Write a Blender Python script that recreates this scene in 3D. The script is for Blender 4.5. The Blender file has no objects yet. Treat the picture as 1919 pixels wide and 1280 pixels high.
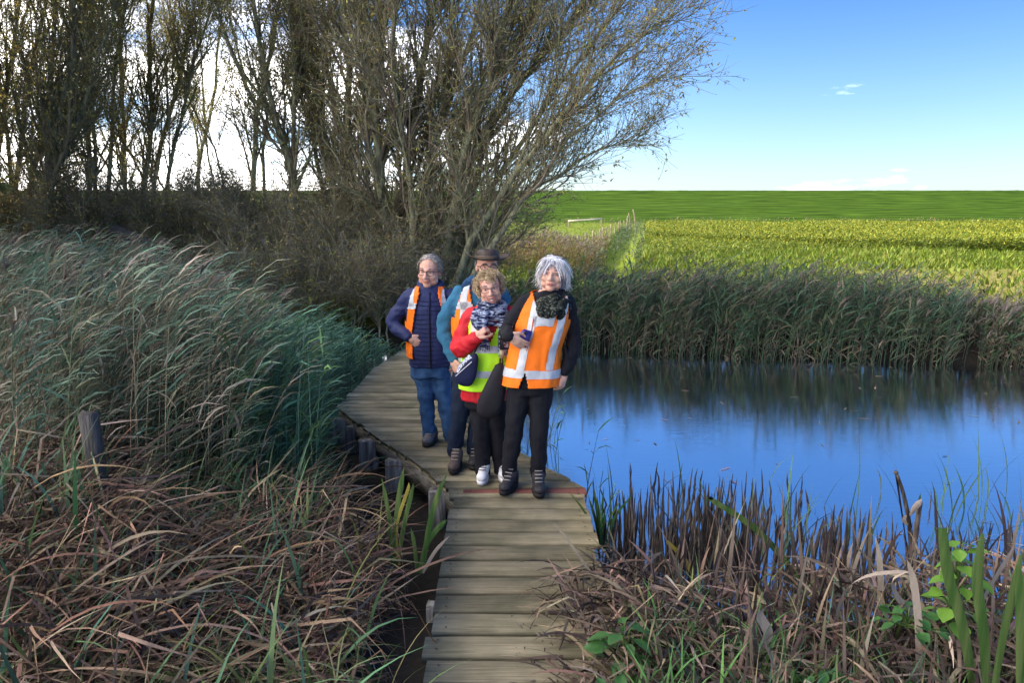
import bpy, math, random
import numpy as np
from mathutils import Vector, Matrix, noise
PI = math.pi
R = np.random.default_rng(11)
random.seed(5)
scene = bpy.context.scene
COL = scene.collection

# ------------------------------------------------------------------ camera, sky, sun, exposure
F_PX, PITCH, CAM_Z = 1386.0, math.radians(10.03), 2.0
cam_data = bpy.data.cameras.new('camera')
cam_data.sensor_width = 36.0
cam_data.lens = 36.0*F_PX/1919.0
cam_data.clip_start = 0.05
cam_data.clip_end = 3000
cam = bpy.data.objects.new('camera', cam_data)
COL.objects.link(cam)
cam.location = (0, 0, CAM_Z)
cam.rotation_euler = (PI/2 - PITCH, 0, 0)
scene.camera = cam
CP, SP = math.cos(PITCH), math.sin(PITCH)

def P(u, v, Y):
    """photo pixel + distance along the ground -> a point of the place"""
    y = (v-640.0)/F_PX; x = (u-959.5)/F_PX
    t = Y/(CP - y*SP)
    return Vector((x*t, Y, CAM_Z + t*(-SP - y*CP)))

SUN_AZ, SUN_EL = math.radians(-70), math.radians(21)     # azimuth from +Y, negative = left
sun_dir = Vector((math.sin(SUN_AZ)*math.cos(SUN_EL), math.cos(SUN_AZ)*math.cos(SUN_EL), math.sin(SUN_EL)))
sd = bpy.data.lights.new('sun', 'SUN')
sd.energy = 2.0; sd.angle = math.radians(0.53); sd.color = (1.0, 0.86, 0.66)
sun = bpy.data.objects.new('sun', sd); COL.objects.link(sun)
sun.rotation_euler = (-sun_dir).to_track_quat('-Z', 'Y').to_euler()

world = bpy.data.worlds.new('World'); scene.world = world
world.use_nodes = True
wn = world.node_tree.nodes; wl = world.node_tree.links
wn.clear()
def W(t, **k):
    n = wn.new(t)
    for a, b in k.items(): setattr(n, a, b)
    return n
sky = W('ShaderNodeTexSky'); sky.sky_type = 'NISHITA'; sky.sun_disc = False
sky.sun_elevation = SUN_EL; sky.sun_rotation = SUN_AZ
sky.air_density = 1.0; sky.dust_density = 0.6; sky.ozone_density = 1.6; sky.altitude = 0
tc = W('ShaderNodeTexCoord')
sx = W('ShaderNodeSeparateXYZ'); wl.new(tc.outputs['Generated'], sx.inputs[0])
gr_ = W('ShaderNodeMapRange', interpolation_type='SMOOTHSTEP'); gr_.inputs['From Min'].default_value = -.02; gr_.inputs['From Max'].default_value = .34
wl.new(sx.outputs['Z'], gr_.inputs['Value'])
tint = W('ShaderNodeMix', data_type='RGBA'); wl.new(gr_.outputs[0], tint.inputs['Factor'])
tint.inputs['A'].default_value = (.33, .385, .52, 1); tint.inputs['B'].default_value = (.125, .232, .405, 1)     # deep clear autumn blue
hs = W('ShaderNodeMix', data_type='RGBA', blend_type='MULTIPLY'); hs.inputs['Factor'].default_value = 1
wl.new(sky.outputs[0], hs.inputs['A']); wl.new(tint.outputs['Result'], hs.inputs['B'])
mp = W('ShaderNodeMapping'); mp.inputs['Scale'].default_value = (2.2, 2.2, 9.0)
wl.new(tc.outputs['Generated'], mp.inputs['Vector'])
nz = W('ShaderNodeTexNoise'); nz.inputs['Scale'].default_value = 1.6; nz.inputs['Detail'].default_value = 7; nz.inputs['Roughness'].default_value = 0.55
wl.new(mp.outputs[0], nz.inputs['Vector'])
def M(op, a, b=None, clamp=False):
    n = W('ShaderNodeMath', operation=op); n.use_clamp = clamp
    for i, q in enumerate((a, b)):
        if q is None: continue
        if isinstance(q, (int, float)): n.inputs[i].default_value = q
        else: wl.new(q, n.inputs[i])
    return n.outputs[0]
# broken cloud gets thicker low down and towards the sun's side
low = M('SUBTRACT', 1.0, M('MULTIPLY', sx.outputs['Z'], 3.0), True)
side = M('ADD', M('MULTIPLY', sx.outputs['X'], -1.15), 0.10, True)
east = M('MAXIMUM', sx.outputs['X'], 0.0)
thr = M('SUBTRACT', M('ADD', 0.635, M('MULTIPLY', east, .16)), M('ADD', M('MULTIPLY', side, 0.42), M('MULTIPLY', low, 0.075)))
cl = M('MULTIPLY', M('SUBTRACT', nz.outputs['Fac'], thr), 5.0, True)
cl = M('MULTIPLY', cl, M('SUBTRACT', 0.95, M('MULTIPLY', east, .9)))
mx = W('ShaderNodeMix', data_type='RGBA')
wl.new(cl, mx.inputs['Factor']); wl.new(hs.outputs['Result'], mx.inputs['A'])
mx.inputs['B'].default_value = (11.5, 11.0, 10.6, 1)
bg = W('ShaderNodeBackground'); bg.inputs['Strength'].default_value = 0.15
wl.new(mx.outputs['Result'], bg.inputs['Color'])
wo = W('ShaderNodeOutputWorld'); wl.new(bg.outputs[0], wo.inputs['Surface'])

scene.view_settings.view_transform = 'Standard'
scene.view_settings.look = 'None'
scene.view_settings.exposure = 2.05
scene.view_settings.gamma = 1.0
scene.view_settings.use_curve_mapping = False
try:
    scene.cycles.max_bounces = 7; scene.cycles.transparent_max_bounces = 8
    scene.cycles.use_denoising = True
    scene.cycles.denoiser = 'OPENIMAGEDENOISE'
    scene.cycles.sample_clamp_indirect = 6
except Exception: pass

# ------------------------------------------------------------------ helpers
def lin(r, g, b):
    f = lambda c: c/12.92 if c <= .04045 else ((c+.055)/1.055)**2.4
    return (f(r/255), f(g/255), f(b/255))

class Nodes:
    def __init__(s, m): s.t = m.node_tree; s.n = s.t.nodes; s.l = s.t.links
    def new(s, t, **k):
        x = s.n.new(t)
        for a, b in k.items(): setattr(x, a, b)
        return x
    def link(s, a, b): s.l.new(a, b)

def mat(name, color=(.5, .5, .5), rough=.7, var=.25, scale=8, stretch=(1, 1, 1), bump=0., bscale=None, attr=False,
        trans=0., spec=.3, objvar=0., color2=None, metallic=0., detail=5, coat=0.):
    m = bpy.data.materials.new(name); m.use_nodes = True
    k = Nodes(m); b = k.n['Principled BSDF']; out = k.n['Material Output']
    t = k.new('ShaderNodeTexCoord'); mpn = k.new('ShaderNodeMapping'); mpn.inputs['Scale'].default_value = stretch
    k.link(t.outputs['Object'], mpn.inputs['Vector'])
    n = k.new('ShaderNodeTexNoise'); n.inputs['Scale'].default_value = scale; n.inputs['Detail'].default_value = detail
    k.link(mpn.outputs[0], n.inputs['Vector'])
    if attr:
        a = k.new('ShaderNodeAttribute'); a.attribute_name = 'col'; base = a.outputs['Color']
    else:
        rgb = k.new('ShaderNodeRGB'); rgb.outputs[0].default_value = (*color, 1); base = rgb.outputs[0]
    if color2 is not None:
        r = k.new('ShaderNodeMapRange'); r.inputs['From Min'].default_value = .38; r.inputs['From Max'].default_value = .62
        k.link(n.outputs['Fac'], r.inputs['Value'])
        x = k.new('ShaderNodeMix', data_type='RGBA'); k.link(r.outputs[0], x.inputs['Factor']); k.link(base, x.inputs['A'])
        x.inputs['B'].default_value = (*color2, 1); base = x.outputs['Result']
    h = k.new('ShaderNodeHueSaturation'); k.link(base, h.inputs['Color'])
    r = k.new('ShaderNodeMapRange'); r.inputs['From Min'].default_value = .25; r.inputs['From Max'].default_value = .75
    r.inputs['To Min'].default_value = 1-var; r.inputs['To Max'].default_value = 1+var
    k.link(n.outputs['Fac'], r.inputs['Value']); val = r.outputs[0]
    if objvar:
        oi = k.new('ShaderNodeObjectInfo'); q = k.new('ShaderNodeMapRange'); k.link(oi.outputs['Random'], q.inputs['Value'])
        q.inputs['To Min'].default_value = 1-objvar; q.inputs['To Max'].default_value = 1+objvar
        z = k.new('ShaderNodeMath', operation='MULTIPLY'); k.link(val, z.inputs[0]); k.link(q.outputs[0], z.inputs[1]); val = z.outputs[0]
    k.link(val, h.inputs['Value'])
    k.link(h.outputs[0], b.inputs['Base Color'])
    b.inputs['Roughness'].default_value = rough; b.inputs['Specular IOR Level'].default_value = spec; b.inputs['Metallic'].default_value = metallic
    if coat: b.inputs['Coat Weight'].default_value = coat
    if bump:
        n2 = k.new('ShaderNodeTexNoise'); n2.inputs['Scale'].default_value = bscale or scale*3; n2.inputs['Detail'].default_value = 4
        k.link(mpn.outputs[0], n2.inputs['Vector'])
        bp = k.new('ShaderNodeBump'); bp.inputs['Strength'].default_value = bump; bp.inputs['Distance'].default_value = .02
        k.link(n2.outputs['Fac'], bp.inputs['Height']); k.link(bp.outputs[0], b.inputs['Normal'])
    if trans:
        tr = k.new('ShaderNodeBsdfTranslucent'); k.link(h.outputs[0], tr.inputs['Color'])
        ms = k.new('ShaderNodeMixShader'); ms.inputs[0].default_value = trans
        k.link(b.outputs[0], ms.inputs[1]); k.link(tr.outputs[0], ms.inputs[2]); k.link(ms.outputs[0], out.inputs['Surface'])
    return m

def tag(o, label=None, cat=None, group=None, kind=None):
    if label: o['label'] = label
    if cat: o['category'] = cat
    if group: o['group'] = group
    if kind: o['kind'] = kind
    return o
def empty(name, loc, label, cat, group=None):
    o = bpy.data.objects.new(name, None); COL.objects.link(o); o.location = loc; o.empty_display_size = .2
    bpy.context.view_layer.update()
    return tag(o, label, cat, group)

class G:
    """numpy mesh collector: add vertex / face arrays, then build ONE mesh object"""
    def __init__(s): s.v = []; s.f = {3: [], 4: []}; s.m = {3: [], 4: []}; s.c = []; s.n = 0
    def add(s, v, f, col=None, mi=0):
        v = np.asarray(v, np.float32).reshape(-1, 3); f = np.asarray(f, np.int32)
        k = f.shape[-1]; f = f.reshape(-1, k)
        s.v.append(v); s.f[k].append(f + s.n); s.m[k].append(np.full(len(f), mi, np.int32))
        if col is None: col = (1, 1, 1)
        c = np.asarray(col, np.float32)
        s.c.append(np.broadcast_to(c, (len(v), 3)) if c.ndim == 1 else c.reshape(-1, 3))
        s.n += len(v)
    def mesh(s, name, mats, smooth=True, col=False):
        me = bpy.data.meshes.new(name)
        v = np.concatenate(s.v) if s.v else np.zeros((0, 3), np.float32)
        me.vertices.add(len(v)); me.vertices.foreach_set('co', v.ravel())
        loops = []; starts = []; mi = []; at = 0
        for k in (3, 4):
            if s.f[k]:
                f = np.concatenate(s.f[k]); loops.append(f.ravel()); starts.append(np.arange(len(f), dtype=np.int32)*k + at); at += len(f)*k
                mi.append(np.concatenate(s.m[k]))
        lp = np.concatenate(loops); st = np.concatenate(starts); mi = np.concatenate(mi)
        me.loops.add(len(lp)); me.loops.foreach_set('vertex_index', lp)
        me.polygons.add(len(st)); me.polygons.foreach_set('loop_start', st)
        me.polygons.foreach_set('material_index', mi)
        me.update(calc_edges=True)
        if smooth: me.polygons.foreach_set('use_smooth', np.ones(len(st), bool))
        if col:
            c = np.concatenate(s.c); a = me.attributes.new('col', 'FLOAT_COLOR', 'POINT')
            a.data.foreach_set('color', np.concatenate([c, np.ones((len(c), 1), np.float32)], 1).ravel())
        for m in (mats if isinstance(mats, (list, tuple)) else [mats]): me.materials.append(m)
        me.validate()
        return me
    def build(s, name, mats, parent=None, smooth=True, col=False):
        o = bpy.data.objects.new(name, s.mesh(name, mats, smooth, col)); COL.objects.link(o)
        if parent is not None: attach(o, parent)
        return o
def attach(o, parent):
    o.parent = parent
    o.matrix_parent_inverse = parent.matrix_world.inverted()

def norm(a): return a/np.maximum(np.linalg.norm(a, axis=-1, keepdims=True), 1e-9)
def tubes(g, pts, rad, S=5, col=None, cap=False, mi=0):
    """pts (N,K,3), rad (N,K)"""
    pts = np.asarray(pts, np.float64); rad = np.asarray(rad, np.float64)
    N, K, _ = pts.shape
    t = np.empty_like(pts); t[:, 1:-1] = pts[:, 2:]-pts[:, :-2]; t[:, 0] = pts[:, 1]-pts[:, 0]; t[:, -1] = pts[:, -1]-pts[:, -2]
    t = norm(t)
    ov = norm(pts[:, -1]-pts[:, 0])
    ref = np.where(np.abs(ov[:, 2:3]) > .8, np.array([[1., 0, 0]]), np.array([[0, 0, 1.]]))
    a = norm(np.cross(t, ref[:, None, :])); b = np.cross(t, a)
    th = np.arange(S)/S*2*PI
    V = pts[:, :, None, :] + rad[:, :, None, None]*(np.cos(th)[None, None, :, None]*a[:, :, None, :] + np.sin(th)[None, None, :, None]*b[:, :, None, :])
    base = (np.arange(N)*K*S)[:, None, None]; kk = (np.arange(K-1)*S)[None, :, None]; ss = np.arange(S)[None, None, :]; s2 = (np.arange(S)+1) % S
    q = np.stack([base+kk+ss, base+kk+s2[None, None, :], base+kk+S+s2[None, None, :], base+kk+S+ss], -1)
    c = None
    if col is not None:
        c = np.asarray(col, np.float32)
        if c.ndim == 2: c = np.repeat(c, K*S, 0)
    g.add(V, q, c, mi)
    if cap:
        for k0 in (0, K-1):
            idx = (np.arange(N)*K*S)[:, None] + k0*S + np.arange(S)[None]
            cen = pts[:, k0]; off = g.n
            fan = np.stack([np.broadcast_to(off+np.arange(N)[:, None], idx.shape), idx+(off-N*K*S), np.roll(idx, -1, 1)+(off-N*K*S)], -1)
            g.v.append(cen.astype(np.float32)); g.f[3].append(fan.reshape(-1, 3).astype(np.int32)); g.m[3].append(np.full(N*S, mi, np.int32))
            g.c.append(np.ones((N, 3), np.float32) if c is None else (np.broadcast_to(c, (N, 3)) if c.ndim == 1 else c.reshape(N, -1, 3)[:, 0])); g.n += N

def ribbons(g, pts, wid, side, col, prof=None, mi=0, fold=0.):
    """flat blades: pts (N,K,3), wid (N,), side (N,3) or (N,K,3)"""
    N, K, _ = pts.shape
    s = np.linspace(0, 1, K)
    if prof is None: prof = np.minimum(1, .55+2.2*s)*np.clip((1-s)*2.2, 0.04, 1)
    if side.ndim == 2: side = np.repeat(side[:, None, :], K, 1)
    h = side*(wid[:, None, None]*prof[None, :, None]*.5)
    V = np.stack([pts-h, pts+h], 2)
    base = (np.arange(N)*K*2)[:, None]; k = (np.arange(K-1)*2)[None]
    q = np.stack([base+k, base+k+1, base+k+3, base+k+2], -1)
    c = np.asarray(col, np.float32)
    if c.ndim == 2: c = np.repeat(c, K*2, 0)
    g.add(V, q, c, mi)

def arcs(base, az, t0, t1, L, K=7, pw=1.3, kink=None, kang=None, wob=.0):
    """curves leaving base at tilt t0 (from vertical) and bending to t1 along heading az; kink: fraction where the blade folds by kang"""
    N = len(base)
    s = (np.arange(K-1)+.5)/(K-1)
    tl = t0[:, None] + (t1-t0)[:, None]*s[None]**pw
    if kink is not None: tl = tl + np.where(s[None] > kink[:, None], kang[:, None], 0)
    a = az[:, None] + (R.normal(0, wob, (N, K-1)).cumsum(1) if wob else 0)
    a = np.broadcast_to(a, tl.shape)
    d = np.stack([np.sin(tl)*np.cos(a), np.sin(tl)*np.sin(a), np.cos(tl)], -1)*(L/(K-1))[:, None, None]
    pts = np.concatenate([np.zeros((N, 1, 3)), d.cumsum(1)], 1) + base[:, None, :]
    return pts
def sides(az, tw=None):
    tw = R.normal(0, .5, len(az)) if tw is None else tw
    a = az + PI/2
    v = np.stack([np.cos(a)*np.cos(tw), np.sin(a)*np.cos(tw), np.sin(tw)], -1)
    return v
def pick(cols, n, p=None, jit=.18):
    c = np.array(cols)[R.choice(len(cols), n, p=p)]
    return np.clip(c*np.exp(R.normal(0, jit, (n, 1)))*np.exp(R.normal(0, jit*.3, (n, 3))), 0, 1)
def fbm(x, y, s=1., o=0.): return noise.fractal(Vector((x*s+o, y*s-o, o*.37)), 1.0, 2.0, 4)
def interp(x, xs, ys): return np.interp(x, xs, ys)
# ------------------------------------------------------------------ setting: ground, dike, water
WATER_Z = -0.35
LEFT_U = [0, 90, 250, 330, 480, 600, 740]
def bank_y(x): return 12.35 - (x-1.1)*0.205*(x > 1.1)     # foot of the far bank
def ground_z(x, y):
    near = np.clip((np.asarray(y)-3.3)/1.3, 0, 1); near = near*near*(3-2*near)
    z = -0.06*(1-near) + -0.62*near
    by = 12.35 - np.maximum(np.asarray(x)-1.1, 0)*.205
    far = np.clip((np.asarray(y)-by+.25)/1.0, 0, 1); far = far*far*(3-2*far)
    z = z*(1-far) + (-.1)*far
    # left marsh floor rises towards the willows
    lm = np.clip((-2.2-np.asarray(x))/1.5, 0, 1)*np.clip((np.asarray(y)-4)/3, 0, 1)*(1-far)
    z = z + lm*.28
    # mud flat with puddles left of the deck
    mf = np.clip((-.05-np.asarray(x))/.25, 0, 1)*(1-far)*np.clip((np.where(np.asarray(x) < -.5, 8, 6.0)-np.asarray(y))/.8, 0, 1)
    z = np.where(mf > 0, np.maximum(z, z*(1-mf)+(-.322)*mf), z)
    # ditch that runs back to the dike
    dx = np.abs(np.asarray(x) - (3.2+(np.asarray(y)-26)*.178))
    z = z - .7*np.clip(1-dx/1.6, 0, 1)*np.clip((np.asarray(y)-23)/4, 0, 1)*np.clip((101-np.asarray(y))/3, 0, 1)
    return z
xs = np.unique(np.concatenate([np.linspace(-700, -60, 30), np.linspace(-60, -14, 30), np.linspace(-14, 14, 106), np.linspace(14, 70, 80), np.linspace(70, 700, 40)]))
ys = np.unique(np.concatenate([np.linspace(-60, -2, 14), np.linspace(-2, 18, 86), np.linspace(18, 120, 80), np.linspace(120, 900, 30)]))
X, Y = np.meshgrid(xs, ys); Z = ground_z(X, Y)
Z = Z + np.array([[.05*fbm(a, b, .8) for a in xs] for b in ys])*np.clip((200-Y)/100, 0, 1)*np.where((X < .3) & (X > -3.2) & (Y > 3) & (Y < 9), .12, 1)
nx, ny = len(xs), len(ys)
ii = np.arange(nx*ny).reshape(ny, nx)
g = G(); g.add(np.stack([X, Y, Z], -1), np.stack([ii[:-1, :-1], ii[:-1, 1:], ii[1:, 1:], ii[1:, :-1]], -1))
gm = bpy.data.materials.new('ground_soil_and_pasture'); gm.use_nodes = True
k = Nodes(gm); b = k.n['Principled BSDF']; b.inputs['Roughness'].default_value = .95; b.inputs['Specular IOR Level'].default_value = .1
t = k.new('ShaderNodeTexCoord'); sep = k.new('ShaderNodeSeparateXYZ'); k.link(t.outputs['Object'], sep.inputs[0])
n1 = k.new('ShaderNodeTexNoise'); n1.inputs['Scale'].default_value = .35; n1.inputs['Detail'].default_value = 8; k.link(t.outputs['Object'], n1.inputs['Vector'])
n2 = k.new('ShaderNodeTexNoise'); n2.inputs['Scale'].default_value = 6; n2.inputs['Detail'].default_value = 6; k.link(t.outputs['Object'], n2.inputs['Vector'])
r1 = k.new('ShaderNodeValToRGB'); k.link(n1.outputs['Fac'], r1.inputs['Fac'])
r1.color_ramp.elements[0].position = .32; r1.color_ramp.elements[0].color = (.10, .158, .012, 1)
r1.color_ramp.elements[1].position = .68; r1.color_ramp.elements[1].color = (.175, .198, .02, 1)
e = r1.color_ramp.elements.new(.5); e.color = (.136, .188, .012, 1)
r2 = k.new('ShaderNodeMapRange'); r2.inputs['From Min'].default_value = .3; r2.inputs['From Max'].default_value = .7; r2.inputs['To Min'].default_value = .75; r2.inputs['To Max'].default_value = 1.2; k.link(n2.outputs['Fac'], r2.inputs['Value'])
hv = k.new('ShaderNodeHueSaturation'); k.link(r1.outputs[0], hv.inputs['Color']); k.link(r2.outputs[0], hv.inputs['Value'])
far = k.new('ShaderNodeMapRange'); far.inputs['From Min'].default_value = 13.2; far.inputs['From Max'].default_value = 14.6; k.link(sep.outputs['Y'], far.inputs['Value'])
# bare, mown strip on the right of the pasture
st = k.new('ShaderNodeMath', operation='ADD'); k.link(sep.outputs['Y'], st.inputs[0])
ns = k.new('ShaderNodeMath', operation='MULTIPLY'); k.link(n1.outputs['Fac'], ns.inputs[0]); ns.inputs[1].default_value = 9; k.link(ns.outputs[0], st.inputs[1])
st2 = k.new('ShaderNodeMapRange'); st2.inputs['From Min'].default_value = 34; st2.inputs['From Max'].default_value = 29; k.link(st.outputs[0], st2.inputs['Value'])
xr = k.new('ShaderNodeMapRange'); xr.inputs['From Min'].default_value = 7.5; xr.inputs['From Max'].default_value = 13; k.link(sep.outputs['X'], xr.inputs['Value'])
mm = k.new('ShaderNodeMath', operation='MULTIPLY'); k.link(st2.outputs[0], mm.inputs[0]); k.link(xr.outputs[0], mm.inputs[1])
m3 = k.new('ShaderNodeMath', operation='MULTIPLY'); k.link(mm.outputs[0], m3.inputs[0]); m3.inputs[1].default_value = .75
dry = k.new('ShaderNodeMix', data_type='RGBA'); k.link(m3.outputs[0], dry.inputs['Factor']); k.link(hv.outputs[0], dry.inputs['A']); dry.inputs['B'].default_value = (.29, .22, .085, 1)
mx2 = k.new('ShaderNodeMix', data_type='RGBA'); k.link(far.outputs[0], mx2.inputs['Factor']); mx2.inputs['A'].default_value = (.028, .024, .019, 1); k.link(dry.outputs['Result'], mx2.inputs['B'])
k.link(mx2.outputs['Result'], b.inputs['Base Color'])
bp = k.new('ShaderNodeBump'); bp.inputs['Strength'].default_value = .7; bp.inputs['Distance'].default_value = .06; k.link(n2.outputs['Fac'], bp.inputs['Height']); k.link(bp.outputs[0], b.inputs['Normal'])
tag(g.build('ground', gm), kind='structure')

# dike: a long grass bank with sheep-walk terraces
xs = np.concatenate([np.linspace(-560, -100, 110, endpoint=False), np.linspace(-100, 190, 300, endpoint=False), np.linspace(190, 560, 100)])
tt = np.linspace(0, 1, 96)
DY0, DY1, DH = 131.0, 158.0, 6.2
rows = []
for j, q in enumerate(tt):
    nzv = np.array([noise.noise(Vector((x*.035, q*6, 3.1)))*.5 + noise.noise(Vector((x*.16, q*22, 1.7)))*.28 for x in xs])
    ph = (q*15 + nzv*.8)
    step = (np.floor(ph)+np.clip((ph-np.floor(ph))*2.2-.6, 0, 1))/15
    zz = -.35 + (DH+.35)*np.clip(q*.15 + step*.85, 0, 1)
    zz += np.array([.05*noise.noise(Vector((x*.8, q*50, 9))) for x in xs])
    rows.append(np.stack([xs, DY0 + (DY1-DY0)*q + 0*xs, zz], -1))
rows[-1][:, 2] += np.array([.10*noise.noise(Vector((x*.3, 4, 9)))+.08*noise.noise(Vector((x*1.1, 2, 9))) for x in xs])
top = rows[-1].copy(); top[:, 1] += 6; rows.append(top)
bk = top.copy(); bk[:, 1] += 25; bk[:, 2] = -.4; rows.append(bk)
V = np.stack(rows); ny, nx = V.shape[:2]; ii = np.arange(nx*ny).reshape(ny, nx)
g = G(); g.add(V, np.stack([ii[:-1, :-1], ii[:-1, 1:], ii[1:, 1:], ii[1:, :-1]], -1))
dm = mat('dike_grass', (.034, .076, .009), .95, .34, 2.2, (.06, .0, 4.2), bump=.9, bscale=9, color2=(.068, .125, .013), spec=.05, detail=8)
tag(g.build('dike', dm), kind='structure')

# pond
g = G()
xs = np.linspace(-16, 26, 60); ys = np.linspace(3.4, 13.6, 40); X, Y = np.meshgrid(xs, ys); ii = np.arange(60*40).reshape(40, 60)
g.add(np.stack([X, Y, np.full_like(X, WATER_Z)], -1), np.stack([ii[:-1, :-1], ii[:-1, 1:], ii[1:, 1:], ii[1:, :-1]], -1))
wm = bpy.data.materials.new('pond_water'); wm.use_nodes = True
k = Nodes(wm); b = k.n['Principled BSDF']; out = k.n['Material Output']
b.inputs['Base Color'].default_value = (.006, .010, .014, 1); b.inputs['Roughness'].default_value = .35; b.inputs['Specular IOR Level'].default_value = 0
gl = k.new('ShaderNodeBsdfGlossy'); gl.inputs['Roughness'].default_value = .012; gl.inputs['Color'].default_value = (.95, .97, 1, 1)
fr = k.new('ShaderNodeFresnel'); fr.inputs['IOR'].default_value = 2.3
fm = k.new('ShaderNodeMapRange'); fm.inputs['To Min'].default_value = .74; fm.inputs['To Max'].default_value = 1; k.link(fr.outputs[0], fm.inputs['Value'])
t = k.new('ShaderNodeTexCoord')
mp1 = k.new('ShaderNodeMapping'); mp1.inputs['Scale'].default_value = (2.0, 9.0, 1); mp1.inputs['Rotation'].default_value = (0, 0, .06); k.link(t.outputs['Object'], mp1.inputs['Vector'])
w1 = k.new('ShaderNodeTexNoise'); w1.inputs['Scale'].default_value = 2.6; w1.inputs['Detail'].default_value = 4; w1.inputs['Roughness'].default_value = .6; k.link(mp1.outputs[0], w1.inputs['Vector'])
mp2 = k.new('ShaderNodeMapping'); mp2.inputs['Scale'].default_value = (.6, 1.6, 1); k.link(t.outputs['Object'], mp2.inputs['Vector'])
w2 = k.new('ShaderNodeTexNoise'); w2.inputs['Scale'].default_value = .9; w2.inputs['Detail'].default_value = 3; k.link(mp2.outputs[0], w2.inputs['Vector'])
ad = k.new('ShaderNodeMath', operation='MULTIPLY'); k.link(w1.outputs['Fac'], ad.inputs[0]); k.link(w2.outputs['Fac'], ad.inputs[1])
bp = k.new('ShaderNodeBump'); bp.inputs['Strength'].default_value = .17; bp.inputs['Distance'].default_value = .015; k.link(ad.outputs[0], bp.inputs['Height'])
k.link(bp.outputs[0], gl.inputs['Normal'])
ms = k.new('ShaderNodeMixShader'); k.link(fm.outputs[0], ms.inputs[0]); k.link(b.outputs[0], ms.inputs[1]); k.link(gl.outputs[0], ms.inputs[2]); k.link(ms.outputs[0], out.inputs['Surface'])
tag(g.build('pond_water', wm), kind='structure')

# ------------------------------------------------------------------ boardwalk
bw = empty('boardwalk', (0, 5, 0), 'weathered plank boardwalk bending left across the marsh, people standing on it', 'boardwalk')
wood = bpy.data.materials.new('weathered_plank'); wood.use_nodes = True
k = Nodes(wood); b = k.n['Principled BSDF']; b.inputs['Roughness'].default_value = .82; b.inputs['Specular IOR Level'].default_value = .25
t = k.new('ShaderNodeTexCoord'); oi = k.new('ShaderNodeObjectInfo')
off = k.new('ShaderNodeVectorMath', operation='ADD'); k.link(t.outputs['Object'], off.inputs[0])
cx = k.new('ShaderNodeCombineXYZ'); mu = k.new('ShaderNodeMath', operation='MULTIPLY'); mu.inputs[1].default_value = 37; k.link(oi.outputs['Random'], mu.inputs[0]); k.link(mu.outputs[0], cx.inputs[0]); k.link(mu.outputs[0], cx.inputs[2]); k.link(cx.outputs[0], off.inputs[1])
mp1 = k.new('ShaderNodeMapping'); mp1.inputs['Scale'].default_value = (2.2, 75, 40); k.link(off.outputs[0], mp1.inputs['Vector'])
gr = k.new('ShaderNodeTexNoise'); gr.inputs['Scale'].default_value = 1.6; gr.inputs['Detail'].default_value = 6; gr.inputs['Distortion'].default_value = .5; k.link(mp1.outputs[0], gr.inputs['Vector'])
bl = k.new('ShaderNodeTexNoise'); bl.inputs['Scale'].default_value = 3.2; bl.inputs['Detail'].default_value = 7; k.link(off.outputs[0], bl.inputs['Vector'])
ra = k.new('ShaderNodeValToRGB'); k.link(gr.outputs['Fac'], ra.inputs['Fac'])
ra.color_ramp.elements[0].position = .30; ra.color_ramp.elements[0].color = (.175, .148, .098, 1)
ra.color_ramp.elements[1].position = .72; ra.color_ramp.elements[1].color = (.345, .300, .200, 1)
ra.color_ramp.elements.new(.5).color = (.275, .236, .156, 1)
rb = k.new('ShaderNodeValToRGB'); k.link(bl.outputs['Fac'], rb.inputs['Fac'])
rb.color_ramp.elements[0].position = .36; rb.color_ramp.elements[0].color = (.52, .54, .47, 1)
rb.color_ramp.elements[1].position = .66; rb.color_ramp.elements[1].color = (1.1, 1.06, 1.0, 1)
mm = k.new('ShaderNodeMix', data_type='RGBA', blend_type='MULTIPLY'); mm.inputs['Factor'].default_value = 1; k.link(ra.outputs[0], mm.inputs['A']); k.link(rb.outputs[0], mm.inputs['B'])
hv = k.new('ShaderNodeHueSaturation'); q = k.new('ShaderNodeMapRange'); q.inputs['To Min'].default_value = .68; q.inputs['To Max'].default_value = 1.22; k.link(oi.outputs['Random'], q.inputs['Value'])
k.link(mm.outputs['Result'], hv.inputs['Color']); k.link(q.outputs[0], hv.inputs['Value']); k.link(hv.outputs[0], b.inputs['Base Color'])
bp = k.new('ShaderNodeBump'); bp.inputs['Strength'].default_value = .55; bp.inputs['Distance'].default_value = .006; k.link(gr.outputs['Fac'], bp.inputs['Height']); k.link(bp.outputs[0], b.inputs['Normal'])
redwood = mat('faded_red_plank', (.23, .075, .058), .8, .35, 5, (1, 14, 14), bump=.4, spec=.2, color2=(.20, .085, .062))
postwood = mat('grey_post_wood', (.15, .135, .12), .9, .5, 5, (5, 5, .6), bump=.8, bscale=14, spec=.2, color2=(.22, .215, .21))

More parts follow.
